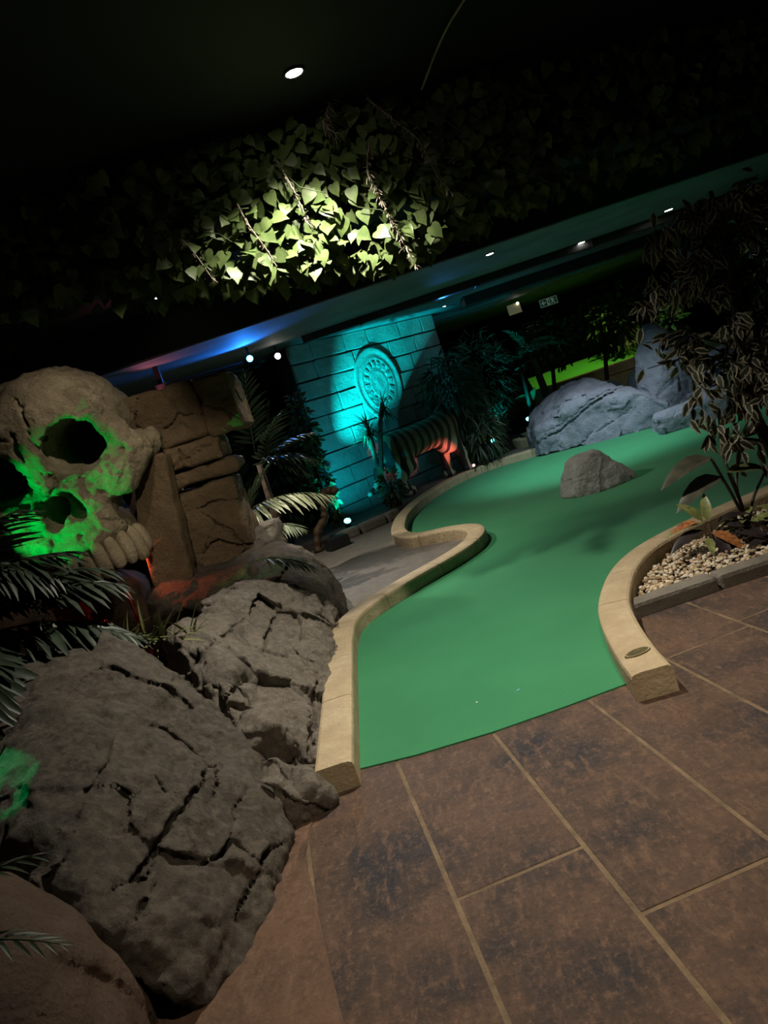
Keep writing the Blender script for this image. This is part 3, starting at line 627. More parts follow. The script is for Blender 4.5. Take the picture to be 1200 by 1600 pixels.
rock('boulder','brown rock behind the dark palm at the left edge',lambda P:np.maximum(ell(P,(-2.42,4.1,.1),(.7,.75,.62)),G0(P)),rocky(.04,2,2,.04,.015,15,.03,2.4,.01),(-3.2,3.3,-.04),(-1.6,4.95,.85),.026,'rock_brown')
def grey_base(P):
    return np.maximum(planes(P,[((-.52,-.85,.10),(2.55,11.28,.2)),((-1,.15,.18),(2.47,11.5,.2)),((1,.25,.15),(3.95,10.9,.3)),((-.42,-.12,.86),(2.62,11.4,.47)),((.05,-.25,1),(3.45,11.1,.66)),((.3,1,0),(3.4,12.1,.3)),((.6,-.2,.75),(3.85,10.8,.60))],.07),G0(P))
def grey_det(P,d):
    d=rocky(.03,2.2,1.8,.03,.012,17,.03,2,.012)(P,d)
    d=groove(P,d,[(2.5,11.4,.20),(2.9,11.1,.34),(3.3,10.85,.55),(3.65,10.65,.68)],(-.5,-.85,.1),.016,.04)
    d=groove(P,d,[(2.6,11.3,.30),(3.0,11.1,.44),(3.4,10.85,.64),(3.7,10.65,.76)],(-.5,-.85,.1),.012,.03)
    d=groove(P,d,[(3.0,11.05,.02),(3.2,10.95,.14),(3.5,10.8,.22),(3.75,10.6,.36)],(-.5,-.85,.1),.012,.03)
    return d
rock('boulder','big blue grey boulder with diagonal grooves at the far edge of the green',grey_base,grey_det,(2.3,10.3,-.04),(4.15,12.2,.9),.018,'rock_blue')
rock('boulder','tall upright grey boulder behind the green, left of the tree',lambda P:np.maximum(smax(ell(P,(4.40,10.95,.45),(.42,.40,.92)),planes(P,[((-.9,-.4,.2),(4.08,10.85,.5)),((.9,-.3,.2),(4.72,10.8,.5))]),.08),G0(P)),rocky(.03,2,1.6,.035,.02,19,.04,1.8,.01),(3.9,10.4,-.04),(4.95,11.45,1.5),.019,'rock_blue')
rock('boulder','low wedge shaped grey rock at the foot of the tall boulder',lambda P:np.maximum(rbox(P,(4.12,9.72,.10),(.46,.28,.19),.09,rotm(0,-4,-8)),G0(P)),rocky(.02,3,2,.03,.015,21,.03,2.6,.008),(3.5,9.3,-.04),(4.75,10.15,.42),.017,'rock_blue')
rock('boulder','rounded grey rock behind the wedge shaped one, under the tree',lambda P:np.maximum(ell(P,(4.95,10.3,.3),(.38,.36,.5)),G0(P)),rocky(.03,2.5,None,off=23,facet=.03,fine=.008),(4.4,9.8,-.04),(5.45,10.8,.95),.022,'rock_blue')
for i,(c,r,lb) in enumerate((((4.02,12.45,.35),(.36,.3,.36),'rounded dark grey rock peeping over the grooved boulder'),((4.62,12.35,.40),(.28,.28,.36),'smaller grey rock squeezed against the tall boulder'))):
    rock('boulder',lb,lambda P,c=c,r=r:ell(P,c,r),rocky(.03,2.5,None,off=25+i,facet=.03,fine=.008),np.array(c)-.5,np.array(c)+.5,.024,'rock_blue')
rock('rock_obstacle','pale half dome rock standing on the putting green',lambda P:np.maximum(smax(ell(P,(2.12,7.62,.0),(.37,.30,.40)),planes(P,[((-.8,-.35,.55),(1.9,7.5,.25)),((.72,-.1,.62),(2.3,7.6,.28)),((.1,-.8,.55),(2.1,7.42,.2)),((.0,.1,1),(2.1,7.6,.385))],.05),.04),-P[:,2]+.0),rocky(.018,4,2.2,.02,.006,29,.016,4,.010),(1.65,7.2,-.02),(2.6,8.0,.5),.0105,'rock_pale')
rock('rock_ledge','brightly lit beige rock ledge far right behind the variegated tree',lambda P:np.maximum(rbox(P,(7.3,13.3,.45),(1.1,.45,.36),.15),G0(P)),rocky(.05,1.8,1.5,.06,.03,31,.05,1.6,.012),(6.0,12.7,.0),(8.6,13.9,.98),.035,'rock_beige')
# ------------------------------------------------------------------ carved pillar
col=thing('stone_pillar','cracked brown temple pillar of stacked stones beside the skull','pillar',(-1.4,6.5,.5))
def part_rock(name,base,det,lo,hi,h,mat,parent):
    o=sculpt(name,base,det,lo,hi,h,mat,None,.1); o.parent=parent; o.matrix_parent_inverse=Matrix.Translation(parent.location).inverted(); return o
def pil(x0,x1,z0,z1,y0,y1,off,r=.035,cr=None,grooves=()):
    c=((x0+x1)/2,(y0+y1)/2,(z0+z1)/2); h=((x1-x0)/2,(y1-y0)/2,(z1-z0)/2)
    def det(P,d):
        d=rocky(.012,4,cr,.02,.018,off,.010,3.5,.008)(P,d)
        for pts,w,dep in grooves: d=groove(P,d,pts,(.2,-1,.1),w,dep)
        return d
    part_rock('block',lambda P:rbox(P,c,h,r),det,np.array(c)-np.array(h)-.06,np.array(c)+np.array(h)+.06,.013,'column',col)
Y=6.28
pil(-1.72,-1.10,.42,1.31,Y,6.85,41,.04,None,[([(-1.45,Y,1.16),(-1.3,Y,1.14),(-1.08,Y,1.12)],.010,.04),([(-1.42,Y,1.10),(-1.33,Y,.98),(-1.22,Y,.88),(-1.18,Y,.75),(-1.2,Y,.68)],.010,.04),([(-1.5,Y,.78),(-1.35,Y,.85),(-1.2,Y,.74),(-1.10,Y,.72)],.012,.05),([(-1.25,Y,.62),(-1.18,Y,.70)],.010,.04),([(-1.55,Y,.72),(-1.45,Y,.86),(-1.33,Y,.98)],.006,.03)])
pil(-1.70,-1.00,1.345,1.455,Y-.05,6.85,43,.03)
pil(-1.70,-1.09,1.47,1.665,Y-.02,6.85,45,.03,None,[([(-1.42,Y,1.66),(-1.42,Y,1.47)],.008,.04),([(-1.4,Y,1.54),(-1.25,Y,1.58),(-1.1,Y,1.60)],.007,.03),([(-1.22,Y,1.59),(-1.22,Y,1.66)],.007,.03)])
pil(-1.72,-1.135,1.675,2.14,Y-.01,6.85,47,.04,None,[([(-1.5,Y,1.70),(-1.52,Y,1.82),(-1.4,Y,1.84),(-1.32,Y,1.90),(-1.14,Y,1.84)],.009,.04),([(-1.62,Y,1.68),(-1.66,Y,1.95),(-1.58,Y,2.12)],.009,.04)])
pil(-1.125,-.83,1.655,2.12,Y-.06,6.85,49,.04,None,[([(-1.10,Y,1.93),(-1.0,Y,1.84),(-.86,Y,1.72)],.008,.04),([(-.95,Y,1.80),(-.93,Y,1.68)],.007,.03)])
# thin leaning slab between skull and pillar
def slab_sd(P): return smax(rbox(P,(-1.69,6.10,1.14),(.17,.085,.53),.03,rotm(-4,6,-8)),planes(P,[((-.8,0,.35),(-1.84,6.1,1.35))]),.03)
rock('leaning_slab','plain brown stone slab leaning between the skull and the pillar',slab_sd,rocky(.01,4,None,off=51,facet=.008,fine=.006),(-2.0,5.85,.5),(-1.4,6.35,1.75),.012,'column','slab')
# ------------------------------------------------------------------ giant skull
SK=thing('giant_skull','giant weathered skull sculpture without lower jaw, half lit green','skull',(-2.29,5.75,1.90)); SK.rotation_euler=(R(3),R(-7.5),0)
def skull_base(P):
    Q=P.copy(); Q[:,0]=np.abs(Q[:,0])
    d=ell(P,(0,.55,.09),(.64,.76,.55))
    d=smin(d,ell(P,(0,.15,.22),(.52,.32,.34)),.14)
    d=smin(d,cap(Q,(.10,-.06,.155),(.48,.0,.20),.085,.09),.09)
    d=smin(d,cap(P,(0,-.05,.10),(0,-.13,-.24),.09,.07),.09)
    d=smin(d,rbox(P,(0,.17,-.56),(.31,.29,.27),.14),.10)
    d=smin(d,cap(Q,(.50,.04,.17),(.60,.10,-.22),.085,.11),.07)
    d=smin(d,ell(Q,(.42,.06,-.34),(.22,.16,.19)),.08)
    d=smin(d,cap(Q,(.56,.09,-.27),(.70,.30,-.24),.125,.12),.07)
    d=smin(d,cap(Q,(.70,.30,-.24),(.64,.80,-.18),.10,.09),.06)
    d=smin(d,ell(P,(0,.16,-.72),(.35,.33,.13)),.06)
    d=smin(d,ell(P,(-.34,.12,-.58),(.21,.22,.27)),.08)
    d=smax(d,-ell(Q,(.30,-.10,-.045),(.21,.32,.195),rotm(0,10,0)),.045)
    d=smax(d,-ell(Q,(.32,.38,-.03),(.22,.50,.20)),.05)
    d=smax(d,-ell(Q,(.062,-.14,-.42),(.080,.34,.135),rotm(0,-20,0)),.015)
    d=smax(d,-ell(Q,(.80,.30,.05),(.16,.26,.17)),.06)
    d=smax(d,-ell(P,(.45,.22,-.66),(.14,.26,.16)),.06)
    d=smax(d,-ell(P,(0,.3,-.92),(.24,.40,.16)),.05)
    return d
def skull_det(P,d):
    d=d+.020*fbm(P,3.2,3,.5,61)+.010*fbm(P,10,4,.6,62)
    f1,f2,n=worley(P+.03*np.stack([fbm(P,6,2,.5,63)]*3,1),7,3); d=d+.008*n
    d=d+.010*np.clip(fbm(P,16,2,.5,66)-.35,0,1)*3
    d=groove(P,d,[(.12,-.1,.42),(.16,-.1,.32),(.14,-.1,.2),(.10,-.15,.1)],(0,-1,.2),.012,.03)
    d=groove(P,d,[(.0,-.1,.18),(-.02,-.15,.06),(.0,-.2,-.02)],(0,-1,.2),.018,.03)
    d=groove(P,d,[(-.05,-.1,.14),(-.2,-.1,.26),(-.4,-.1,.30)],(0,-1,.2),.016,.025)
    d=groove(P,d,[(.18,-.2,-.58),(.3,-.1,-.66),(.36,.0,-.78)],(.3,-1,.0),.010,.025)
    return d
sculpt('cranium',skull_base,skull_det,(-.88,-.32,-1.0),(.88,1.38,.74),.0155,'bone',SK,.1)
def tooth_mesh(seed):
    rnd=random.Random(seed); bm=bmesh.new(); bmesh.ops.create_cube(bm,size=2); bmesh.ops.subdivide_edges(bm,edges=bm.edges,cuts=3,use_grid_fill=True)
    for v in bm.verts:
        p=v.co.copy(); s=(abs(p.x)**3.2+abs(p.y)**3.2+abs(p.z)**4)**(1/3.4); p/=max(s,1e-3)
        k=1-.16*max(p.z,0)-.06*max(-p.z,0); bow=.12*math.cos(p.z*1.5)
        v.co=Vector((p.x*k,p.y*k-bow,p.z))+Vector([rnd.uniform(-.04,.04) for _ in range(3)])
    me=bpy.data.meshes.new('tooth'); bm.to_mesh(me); bm.free(); me.polygons.foreach_set('use_smooth',[True]*len(me.polygons)); me.materials.append(MT['tooth']); return me
TM=[tooth_mesh(i) for i in range(4)]
for k in range(11):
    t=R(-84+168*k/10); x=.335*math.sin(t); y=.20-.36*math.cos(t)
    o=link('tooth',TM[k%4],None,SK,(x,y,-.885+random.uniform(-.015,.015))); o.scale=(.056+random.uniform(-.009,.006),.055,.135+random.uniform(-.018,.018)); o.rotation_euler=(R(-4),random.uniform(-.08,.08),t)
# red lit trickles under the mouth
MT['trickle_red_lit']=flat('red_lit_trickle',(.55,.03,.015),.25,.5,var=.3,vscale=20)  # red light on the trickles is put into their colour
for i,(p,lb) in enumerate((([(-1.98,5.62,.80),(-1.955,5.55,.66),(-1.93,5.48,.52),(-1.905,5.42,.38),(-1.89,5.38,.25)],'long thin red trickle hanging below the skull teeth'),([(-2.13,5.42,.64),(-2.10,5.38,.55),(-2.07,5.34,.44),(-2.06,5.32,.32)],'short thin red trickle left of the long one'))):
    v,f=tube(catmull(p,5),[.012+.006*math.sin(j*.9) for j in range(len(p)*5-4)],8); tag(mesh_obj('trickle',v,f,'trickle_red_lit',smooth=True),lb,'trickle','red trickles below the skull')
# ------------------------------------------------------------------ tiger statue
def tiger_mat():
    m,nt,b=nodes_of('tiger_coat'); co=N(nt,'ShaderNodeTexCoord').outputs['Object']
    mp=N(nt,'ShaderNodeMapping'); mp.inputs['Scale'].default_value=(1,.35,.28); mp.inputs['Rotation'].default_value=(0,R(8),0); nt.links.new(co,mp.inputs[0])
    w=N(nt,'ShaderNodeTexWave'); w.inputs['Scale'].default_value=2.6; w.inputs['Distortion'].default_value=5; w.inputs['Detail'].default_value=2; w.inputs['Detail Scale'].default_value=1.6; nt.links.new(mp.outputs[0],w.inputs[0])
    k=ramp(nt,w.outputs['Fac'],[(.44,(1,1,1)),(.54,(0,0,0))])
    sx=N(nt,'ShaderNodeSeparateXYZ'); nt.links.new(co,sx.inputs[0])
    base=ramp(nt,sx.outputs['Z'],[(.46,(.50,.40,.30)),(.60,(.17,.105,.055))])
    nt.links.new(mixc(nt,k,base,(.012,.010,.009)),b.inputs['Base Color']); b.inputs['Roughness'].default_value=.7
    bump(nt,b,noise(nt,co,90,4),.3,.006); return m
MT['tiger']=tiger_mat()
tg=thing('tiger_statue','striped tiger statue walking before the block wall, belly lit pink','tiger',(.86,11.46,.1)); tg.rotation_euler=(0,0,R(36)); tg.scale=(1.15,1.12,1.06)
def tiger_sd(P):
    d=cap(P,(-.42,0,.69),(.38,0,.70),.20,.215)
    d=smin(d,ell(P,(-.45,0,.62),(.24,.19,.28)),.08); d=smin(d,ell(P,(.40,0,.63),(.20,.19,.29)),.08)
    d=smin(d,cap(P,(.45,0,.78),(.74,0,.74),.16,.14),.10); d=smin(d,ell(P,(.86,0,.72),(.17,.145,.15)),.05); d=smin(d,ell(P,(1.0,0,.67),(.09,.085,.075)),.04)
    for s in (-1,1):
        d=smin(d,ell(P,(.80,s*.11,.86),(.035,.05,.055)),.02)
        fx=.12 if s<0 else -.05
        d=smin(d,cap(P,(.42,s*.10,.55),(.44+fx*.6,s*.105,.30),.105,.075),.05); d=smin(d,cap(P,(.44+fx*.6,s*.105,.30),(.42+fx,s*.105,.06),.07,.058),.03); d=smin(d,ell(P,(.46+fx,s*.105,.045),(.10,.065,.05)),.03)
        hx=-.10 if s<0 else .10
        d=smin(d,cap(P,(-.45,s*.10,.55),(-.36+hx*.5,s*.11,.40),.13,.10),.05); d=smin(d,cap(P,(-.36+hx*.5,s*.11,.40),(-.52+hx,s*.11,.22),.085,.06),.03)
        d=smin(d,cap(P,(-.52+hx,s*.11,.22),(-.46+hx,s*.11,.05),.055,.05),.02); d=smin(d,ell(P,(-.41+hx,s*.11,.045),(.10,.06,.048)),.03)
    for a,b in (((-.65,0,.70),(-.82,0,.50)),((-.82,0,.50),(-.90,.02,.28)),((-.90,.02,.28),(-1.02,.03,.22))): d=smin(d,cap(P,a,b,.04,.035),.03)
    return d
sculpt('body',tiger_sd,lambda P,d:d+.006*fbm(P,7,3,.5,71),(-1.1,-.32,-.01),(1.12,.32,1.0),.018,'tiger',tg,.06)
for s in (-1,1):
    bm=bmesh.new(); bmesh.ops.create_icosphere(bm,subdivisions=2,radius=.018); bm_obj('eye',bm,'metal',tg,True,(.985,s*.075,.755))
# crooked carved post and dark box
pc=thing('carved_post','crooked dark carved post with a knotted head beside the grey path','post',(-.92,9.4,0))
p=catmull([(0,0,0),(.02,.02,.12),(.08,.05,.27),(.19,.08,.36),(.22,.09,.47),(.27,.10,.56),(.33,.1,.62)],6); v,f=tube(p,[.06-.0006*i+.008*math.sin(i*1.3) for i in range(len(p))],12); MT['carve']=rock_mat('polished_dark_wood',(.03,.018,.008),(.12,.075,.03),None,8,.4,.4); mesh_obj('shaft',v,f,'carve',pc,True)
sculpt('knot',lambda P:np.minimum.reduce([ell(P,c,(.055,.055,.05)) for c in ((.28,.06,.66),(.35,.05,.68),(.42,.06,.66),(.31,.12,.68),(.39,.13,.67))]),lambda P,d:d+.012*fbm(P,12,3,.6,73),(.18,-.04,.55),(.52,.24,.78),.012,'carve',pc)
box_thing('floor_box',(-.66,9.22,.075),(.14,.10,.075),'metal','low black box on the grey path next to the crooked post','box',R(25),.02)

# ------------------------------------------------------------------ foliage helpers
def leaf_tpl(w=.5,fold=.12,curl=.25,n=5,peak=.4,tipw=0):
    """a leaf of length 1 along +x: rows of left, middle, right; rim is 1 on the outline"""
    v=[];rim=[];f=[]
    for i in range(n+1):
        t=i/n; ww=w/2*(math.sin(math.pi*t**(math.log(.5)/math.log(peak)))**.8 if 0<t<1 else 0)+.004
        z=-curl*t*t
        v+=[(t,ww,z+fold*ww*2),(t,0,z),(t,-ww,z+fold*ww*2)]; rim+=[1,0,1]
    for i in range(n):
        a=3*i; f+=[(a,a+1,a+4,a+3),(a+1,a+2,a+5,a+4)]
    return np.array(v),f,np.array(rim,float)
def ivy_tpl():
    o=[(0,.0),(-.10,.22),(.02,.42),(.22,.46),(.42,.40),(.62,.30),(.80,.14),(1.0,0)]
    v=[(.25,0,.03),(.6,0,.0)];rim=[0,0]
    up=[(x,y,.10*y-.22*x*x) for x,y in o]; dn=[(x,-y,.10*y-.22*x*x) for x,y in o[1:-1]]
    v=[(0,0,0),(.3,0,-.02),(.65,0,-.10),(1,0,-.24)]+up[1:-1]+dn; rim=[0,0,0,1]+[1]*12
    U=[4,5,6,7,8,9]; D=[10,11,12,13,14,15]
    f=[(0,1,U[1],U[0]),(1,U[2],U[1]),(1,2,U[3],U[2]),(2,U[4],U[3]),(2,3,U[5],U[4]),(0,D[0],D[1],1),(1,D[1],D[2]),(1,D[2],D[3],2),(2,D[3],D[4]),(2,D[4],D[5],3)]
    return np.array(v),f,np.array(rim,float)
T_IVY=ivy_tpl(); T_LAN=leaf_tpl(.13,.2,.18,4,.35); T_FIC=leaf_tpl(.42,.10,.22,4,.42); T_BROAD=leaf_tpl(.46,.14,.40,6,.38); T_SPK=leaf_tpl(.05,.25,.25,3,.3); T_CRO=leaf_tpl(.36,.16,.35,5,.45)
def frame(d,up=(0,0,1),roll=0):
    d=Vector(d).normalized(); u=Vector(up); s=u.cross(d)
    if s.length<1e-4: s=Vector((1,0,0)).cross(d)
    s.normalize(); n=d.cross(s)
    if roll: c,k=math.cos(roll),math.sin(roll); s,n=s*c+n*k,n*c-s*k
    return Matrix((d,s,n)).transposed()
def leaf_mat4(pos,d,L,W=None,up=(0,0,1),roll=0):
    W=L if W is None else W
    return Matrix.Translation(pos)@frame(d,up,roll).to_4x4()@Matrix.Diagonal((L,W,W,1))
def tpl_mesh(name,tpl,mat):
    v,f,r=tpl; me=bpy.data.meshes.new(name); me.from_pydata([tuple(x) for x in v],[],f); at=me.attributes.new('rim','FLOAT','POINT'); at.data.foreach_set('value',r.astype(np.float32)); me.update()
    me.polygons.foreach_set('use_smooth',[True]*len(me.polygons)); me.materials.append(MT[mat]); return me
def foliage(name,mats,tpl,mat,parent=None,stuff=True):
    v,f,r=tpl; n=len(v); V=np.concatenate([(v@np.array(m)[:3,:3].T)+np.array(m)[:3,3] for m in mats]); F=[tuple(i*n+k for k in q) for i in range(len(mats)) for q in f]
    me=bpy.data.meshes.new(name); me.from_pydata(V.tolist(),[],F); at=me.attributes.new('rim','FLOAT','POINT'); at.data.foreach_set('value',np.tile(r,len(mats)).astype(np.float32)); me.update()
    me.polygons.foreach_set('use_smooth',[True]*len(me.polygons)); o=link(name,me,mat,parent)
    if stuff: o['kind']='stuff'
    return o
def leaves(name,mats,me,parent,mat=None):
    for m in mats:
        o=bpy.data.objects.new(name,me); C.objects.link(o); o.parent=parent; o.matrix_local=m
def rv(a): return Vector((random.uniform(-a,a),random.uniform(-a,a),random.uniform(-a,a)))
def frond_geo(p0,d0,L,droop,n=22,ll=.35,spread=65,lift=.15,taper=.35,ldroop=.35,up=(0,0,1)):
    """rachis points and leaflet matrices of one feather palm frond"""
    d=Vector(d0).normalized(); p=Vector(p0); pts=[p.copy()]; st=18
    for i in range(st):
        d=(d+Vector((0,0,-droop/st))).normalized(); p=p+d*(L/st); pts.append(p.copy())
    ms=[]
    for i in range(n):
        t=.14+.86*i/(n-1); k=t*st; j=min(int(k),st-1); q=pts[j].lerp(pts[j+1],k-j); tg_=(pts[j+1]-pts[j]).normalized()
        side=tg_.cross(Vector(up)); side=side.normalized() if side.length>1e-3 else Vector((1,0,0)); nn=side.cross(tg_)
        an=R(spread*(1-.6*t))
        for s in (-1,1):
            dd=tg_*math.cos(an)+side*s*math.sin(an)+nn*lift+Vector((0,0,-ldroop*random.uniform(.6,1.2)))+rv(.05)
            l=ll*(math.sin(math.pi*(.12+.80*t))**.6)*(1-taper*t)*random.uniform(.9,1.1)
            ms.append(leaf_mat4(q,dd,l,l,nn,random.uniform(-.3,.3)))
    return pts,ms
LM={}
def lme(name,tpl,mat):
    k=(name,mat)
    if k not in LM: LM[k]=tpl_mesh(name,tpl,mat)
    return LM[k]
def frond(root,mat,single,tpl=T_LAN,rr=.006,**kw):
    rl=Vector(root.location); pts,ms=frond_geo(**kw); pts=[p-rl for p in pts]; ms=[Matrix.Translation(-rl)@m for m in ms]
    v,f=tube(pts,[rr*(1-.75*i/len(pts)) for i in range(len(pts))],6); fr=mesh_obj('frond',v,f,'stalk' if 'dark' not in mat and 'black' not in mat else mat,root,True)
    if single: leaves('leaflet',ms,lme('leaflet',tpl,mat),fr)
    else: foliage('leaflets',ms,tpl,mat,fr)
def bush_mats(c,r,n,size,tpl_dir='out',hang=.3,shell=.55):
    ms=[]; c=Vector(c)
    for i in range(n):
        u=Vector(RNG.normal(size=3)).normalized(); k=shell+(1-shell)*random.random()
        p=c+Vector((u.x*r[0],u.y*r[1],u.z*r[2]))*k; d=u+rv(.6)+Vector((0,0,-hang)); s=size*random.uniform(.7,1.25)
        ms.append(leaf_mat4(p,d,s,s,rv(1)+Vector((0,-.6,.6))))
    return ms
# ------------------------------------------------------------------ ivy beam
def beam_y(x): return 4.42+.19*x
iv=thing('ivy_beam','ceiling beam thickly covered in hanging green ivy','ivy',(0,4.5,2.75))
ivl=Vector(iv.location)
bm=bmesh.new(); ang=math.atan(.19); box_bm(bm,(1.0,.40,.06),(4.6,.14,.27),Euler((0,0,ang)).to_matrix(),.03); bm_obj('beam_core',bm,'black',iv)
bx=[-3.5,-1.42,-.74,-.1,.3,.6,.9,1.3,1.8,3.17,5.2]; bz=[2.43,2.45,2.47,2.33,2.26,2.24,2.30,2.36,2.38,2.40,2.42]
near=[];far=[]
for i in range(2700):
    x=random.uniform(-3.2,5.0)
    if i<900: x=random.uniform(-1.0,1.6)
    lo=float(np.interp(x,bx,bz)); 
    if i%6==0: z=lo+random.uniform(-.03,.05); y=beam_y(x)+random.uniform(-.02,.42)
    else: z=random.uniform(lo,3.06); y=beam_y(x)+random.uniform(-.09,.05)
    s=random.uniform(.055,.105); d=Vector((random.uniform(-.7,.7),random.uniform(-.75,.1),random.uniform(-1.2,-.15)))
    m=leaf_mat4(Vector((x,y,z))-ivl,d,s,s,Vector((random.uniform(-.5,.5),-1,random.uniform(.0,.8))))
    (near if abs(x-.26)<.62 and y<beam_y(x)+.02 and z>lo-.1 else far).append((abs(x-.26)+max(0,y-beam_y(x))*3,m))
near.sort(key=lambda q:q[0])
leaves('ivy_leaf',[m for _,m in near[:300]],lme('ivy_leaf',T_IVY,'ivy'),iv)
foliage('ivy_leaves',[m for _,m in near[300:]+far],T_IVY,'ivy',iv)
for i in range(14):
    x=random.uniform(-1.6,2.4); z=random.uniform(2.5,2.95); pts=[Vector((x+.05*j+random.uniform(-.02,.02),beam_y(x)-.09-.01*j,z-.05*j*random.uniform(.4,1)))-ivl for j in range(5)]
    v,f=tube(pts,.003,5); mesh_obj('stem',v,f,'stalk',iv,True)
# dry grey vines hanging from the beam
def dry_vine(pts,label,n,ls=.03):
    t=thing('dry_vine',label,'vine',pts[0],'dry vines on the ivy beam'); P=catmull([np.array(p)-np.array(pts[0]) for p in pts],7)
    v,f=tube(P,[.006*(1-.6*i/len(P)) for i in range(len(P))],6); mesh_obj('stem',v,f,'dry',t,True)
    ms=[]
    for i in range(n):
        k=random.random(); q=P[int(k*(len(P)-1))]; d=Vector((random.uniform(-1,1),random.uniform(-1,.3),random.uniform(-1.3,.1))); ms.append(leaf_mat4(Vector(q)+rv(.012),d,ls*random.uniform(.6,1.5),ls))
    foliage('twigs',ms,T_LAN if ls>.05 else leaf_tpl(.22,.1,.1,3),'dry',t)
y0=beam_y(.5)-.13
dry_vine([(.56,y0,2.82),(.50,y0-.02,2.66),(.53,y0-.03,2.48),(.56,y0-.03,2.3),(.60,y0-.03,2.10)],'long pale dry vine hanging below the ivy, furthest right',150,.035)
dry_vine([(.05,y0-.07,2.86),(.08,y0-.09,2.72),(.10,y0-.09,2.58),(.11,y0-.08,2.47)],'pale dry vine amid the brightest ivy leaves',90,.03)
dry_vine([(-.22,y0-.12,2.70),(-.20,y0-.14,2.58),(-.16,y0-.14,2.46),(-.13,y0-.14,2.36)],'thin dry vine left of the brightest ivy',60,.028)
dry_vine([(-.55,y0-.2,2.6),(-.50,y0-.22,2.48),(-.46,y0-.22,2.34)],'short dry vine at the dim left part of the ivy',40,.028)
dry_vine([(.62,y0+.02,3.05),(.72,y0,2.9),(.82,y0,2.75),(.86,y0,2.55),(.92,y0+.01,2.42)],'tangled dim vine above and right of the long dry one',120,.04)
dry_vine([(.42,y0-.02,3.07),(.36,y0-.03,2.98),(.40,y0-.03,2.90)],'dim tuft of dry twigs on top of the ivy beam',70,.06)
# ------------------------------------------------------------------ palms on the left
pm=thing('palm','palm with a lit drooping frond beside the brown pillar','palm',(-1.38,7.35,.0))
v,f=tube([(0,0,.0),(.02,-.02,.4),(.05,-.05,.75)],[.05,.045,.035],8); mesh_obj('trunk',v,f,'wood',pm,True)
frond(pm,'palm_lit',True,p0=(-1.33,7.28,.88),d0=(.9,-.15,.42),L=.95,droop=.95,n=22,ll=.40,spread=62,ldroop=.55,lift=.1)
frond(pm,'palm',True,p0=(-1.33,7.3,.80),d0=(.55,-.1,.85),L=.62,droop=.5,n=14,ll=.30,spread=50,ldroop=.1)
frond(pm,'palm',True,p0=(-1.33,7.25,.78),d0=(.7,-.5,.12),L=.7,droop=.6,n=16,ll=.34,spread=60,ldroop=.4)
frond(pm,'palm',True,p0=(-1.33,7.2,.72),d0=(.55,-.8,.0),L=.6,droop=.5,n=14,ll=.25,spread=60,ldroop=.3)
pm2=thing('palm','tall dim blue lit palm showing behind the pillar','palm',(-1.1,7.9,.0))
v,f=tube([(0,0,.0),(.02,0,.6),(.05,-.05,1.3)],[.05,.045,.03],8); mesh_obj('trunk',v,f,'wood',pm2,True)
for k,(d0,L,dr) in enumerate((((.45,-.4,1),.75,.8),((.75,-.2,.7),.7,1.0),((.8,-.3,.25),.65,1.0),((.6,-.2,-.1),.6,.8),((.2,-.3,1),.85,.5))):
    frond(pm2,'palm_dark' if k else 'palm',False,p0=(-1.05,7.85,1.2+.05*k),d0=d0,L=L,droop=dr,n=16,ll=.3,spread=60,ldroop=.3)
rf=thing('fallen_frond','narrow leaved palm frond lying on the slate grey boulder','frond',(-.98,5.75,.62))
frond(rf,'palm',True,p0=(-1.02,5.72,.66),d0=(.8,-.55,.05),L=.50,droop=.62,n=18,ll=.24,spread=34,ldroop=.18,lift=.12)
lp=thing('palm','dark palm crowding the left edge in front of the skull','palm',(-2.25,3.85,.55))
v,f=tube([(0,0,-.1),(.02,0,.1),(.03,-.02,.3)],[.05,.045,.035],8); mesh_obj('trunk',v,f,'wood',lp,True)
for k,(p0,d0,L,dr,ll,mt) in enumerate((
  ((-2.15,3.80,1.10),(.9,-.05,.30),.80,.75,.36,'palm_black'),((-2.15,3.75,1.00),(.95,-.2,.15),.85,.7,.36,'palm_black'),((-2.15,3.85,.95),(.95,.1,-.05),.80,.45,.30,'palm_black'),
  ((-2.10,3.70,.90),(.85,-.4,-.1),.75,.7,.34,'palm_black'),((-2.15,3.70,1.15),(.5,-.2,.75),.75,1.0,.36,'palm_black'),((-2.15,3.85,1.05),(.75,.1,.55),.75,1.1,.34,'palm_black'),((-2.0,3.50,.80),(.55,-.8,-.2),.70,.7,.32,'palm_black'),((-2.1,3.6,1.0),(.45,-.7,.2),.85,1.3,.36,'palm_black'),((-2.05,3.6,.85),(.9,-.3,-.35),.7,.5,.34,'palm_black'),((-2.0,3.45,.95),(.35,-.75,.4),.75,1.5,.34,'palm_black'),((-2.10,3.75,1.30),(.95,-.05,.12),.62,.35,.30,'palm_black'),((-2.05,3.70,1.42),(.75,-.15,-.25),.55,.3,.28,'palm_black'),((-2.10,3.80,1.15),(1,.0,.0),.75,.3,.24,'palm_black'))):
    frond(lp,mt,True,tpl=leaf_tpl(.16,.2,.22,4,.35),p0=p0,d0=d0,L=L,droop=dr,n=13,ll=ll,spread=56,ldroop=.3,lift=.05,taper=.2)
sp=thing('seed_spike','speckled pale seed spike hanging amid the dark palm','seed spike',(-1.70,3.60,1.10))
P=catmull([(0,0,0),(.02,-.01,-.1),(.035,-.02,-.2),(.04,-.03,-.32)],5); v,f=tube(P,.006,6); mesh_obj('stem',v,f,'stalk',sp,True)
bm=bmesh.new()
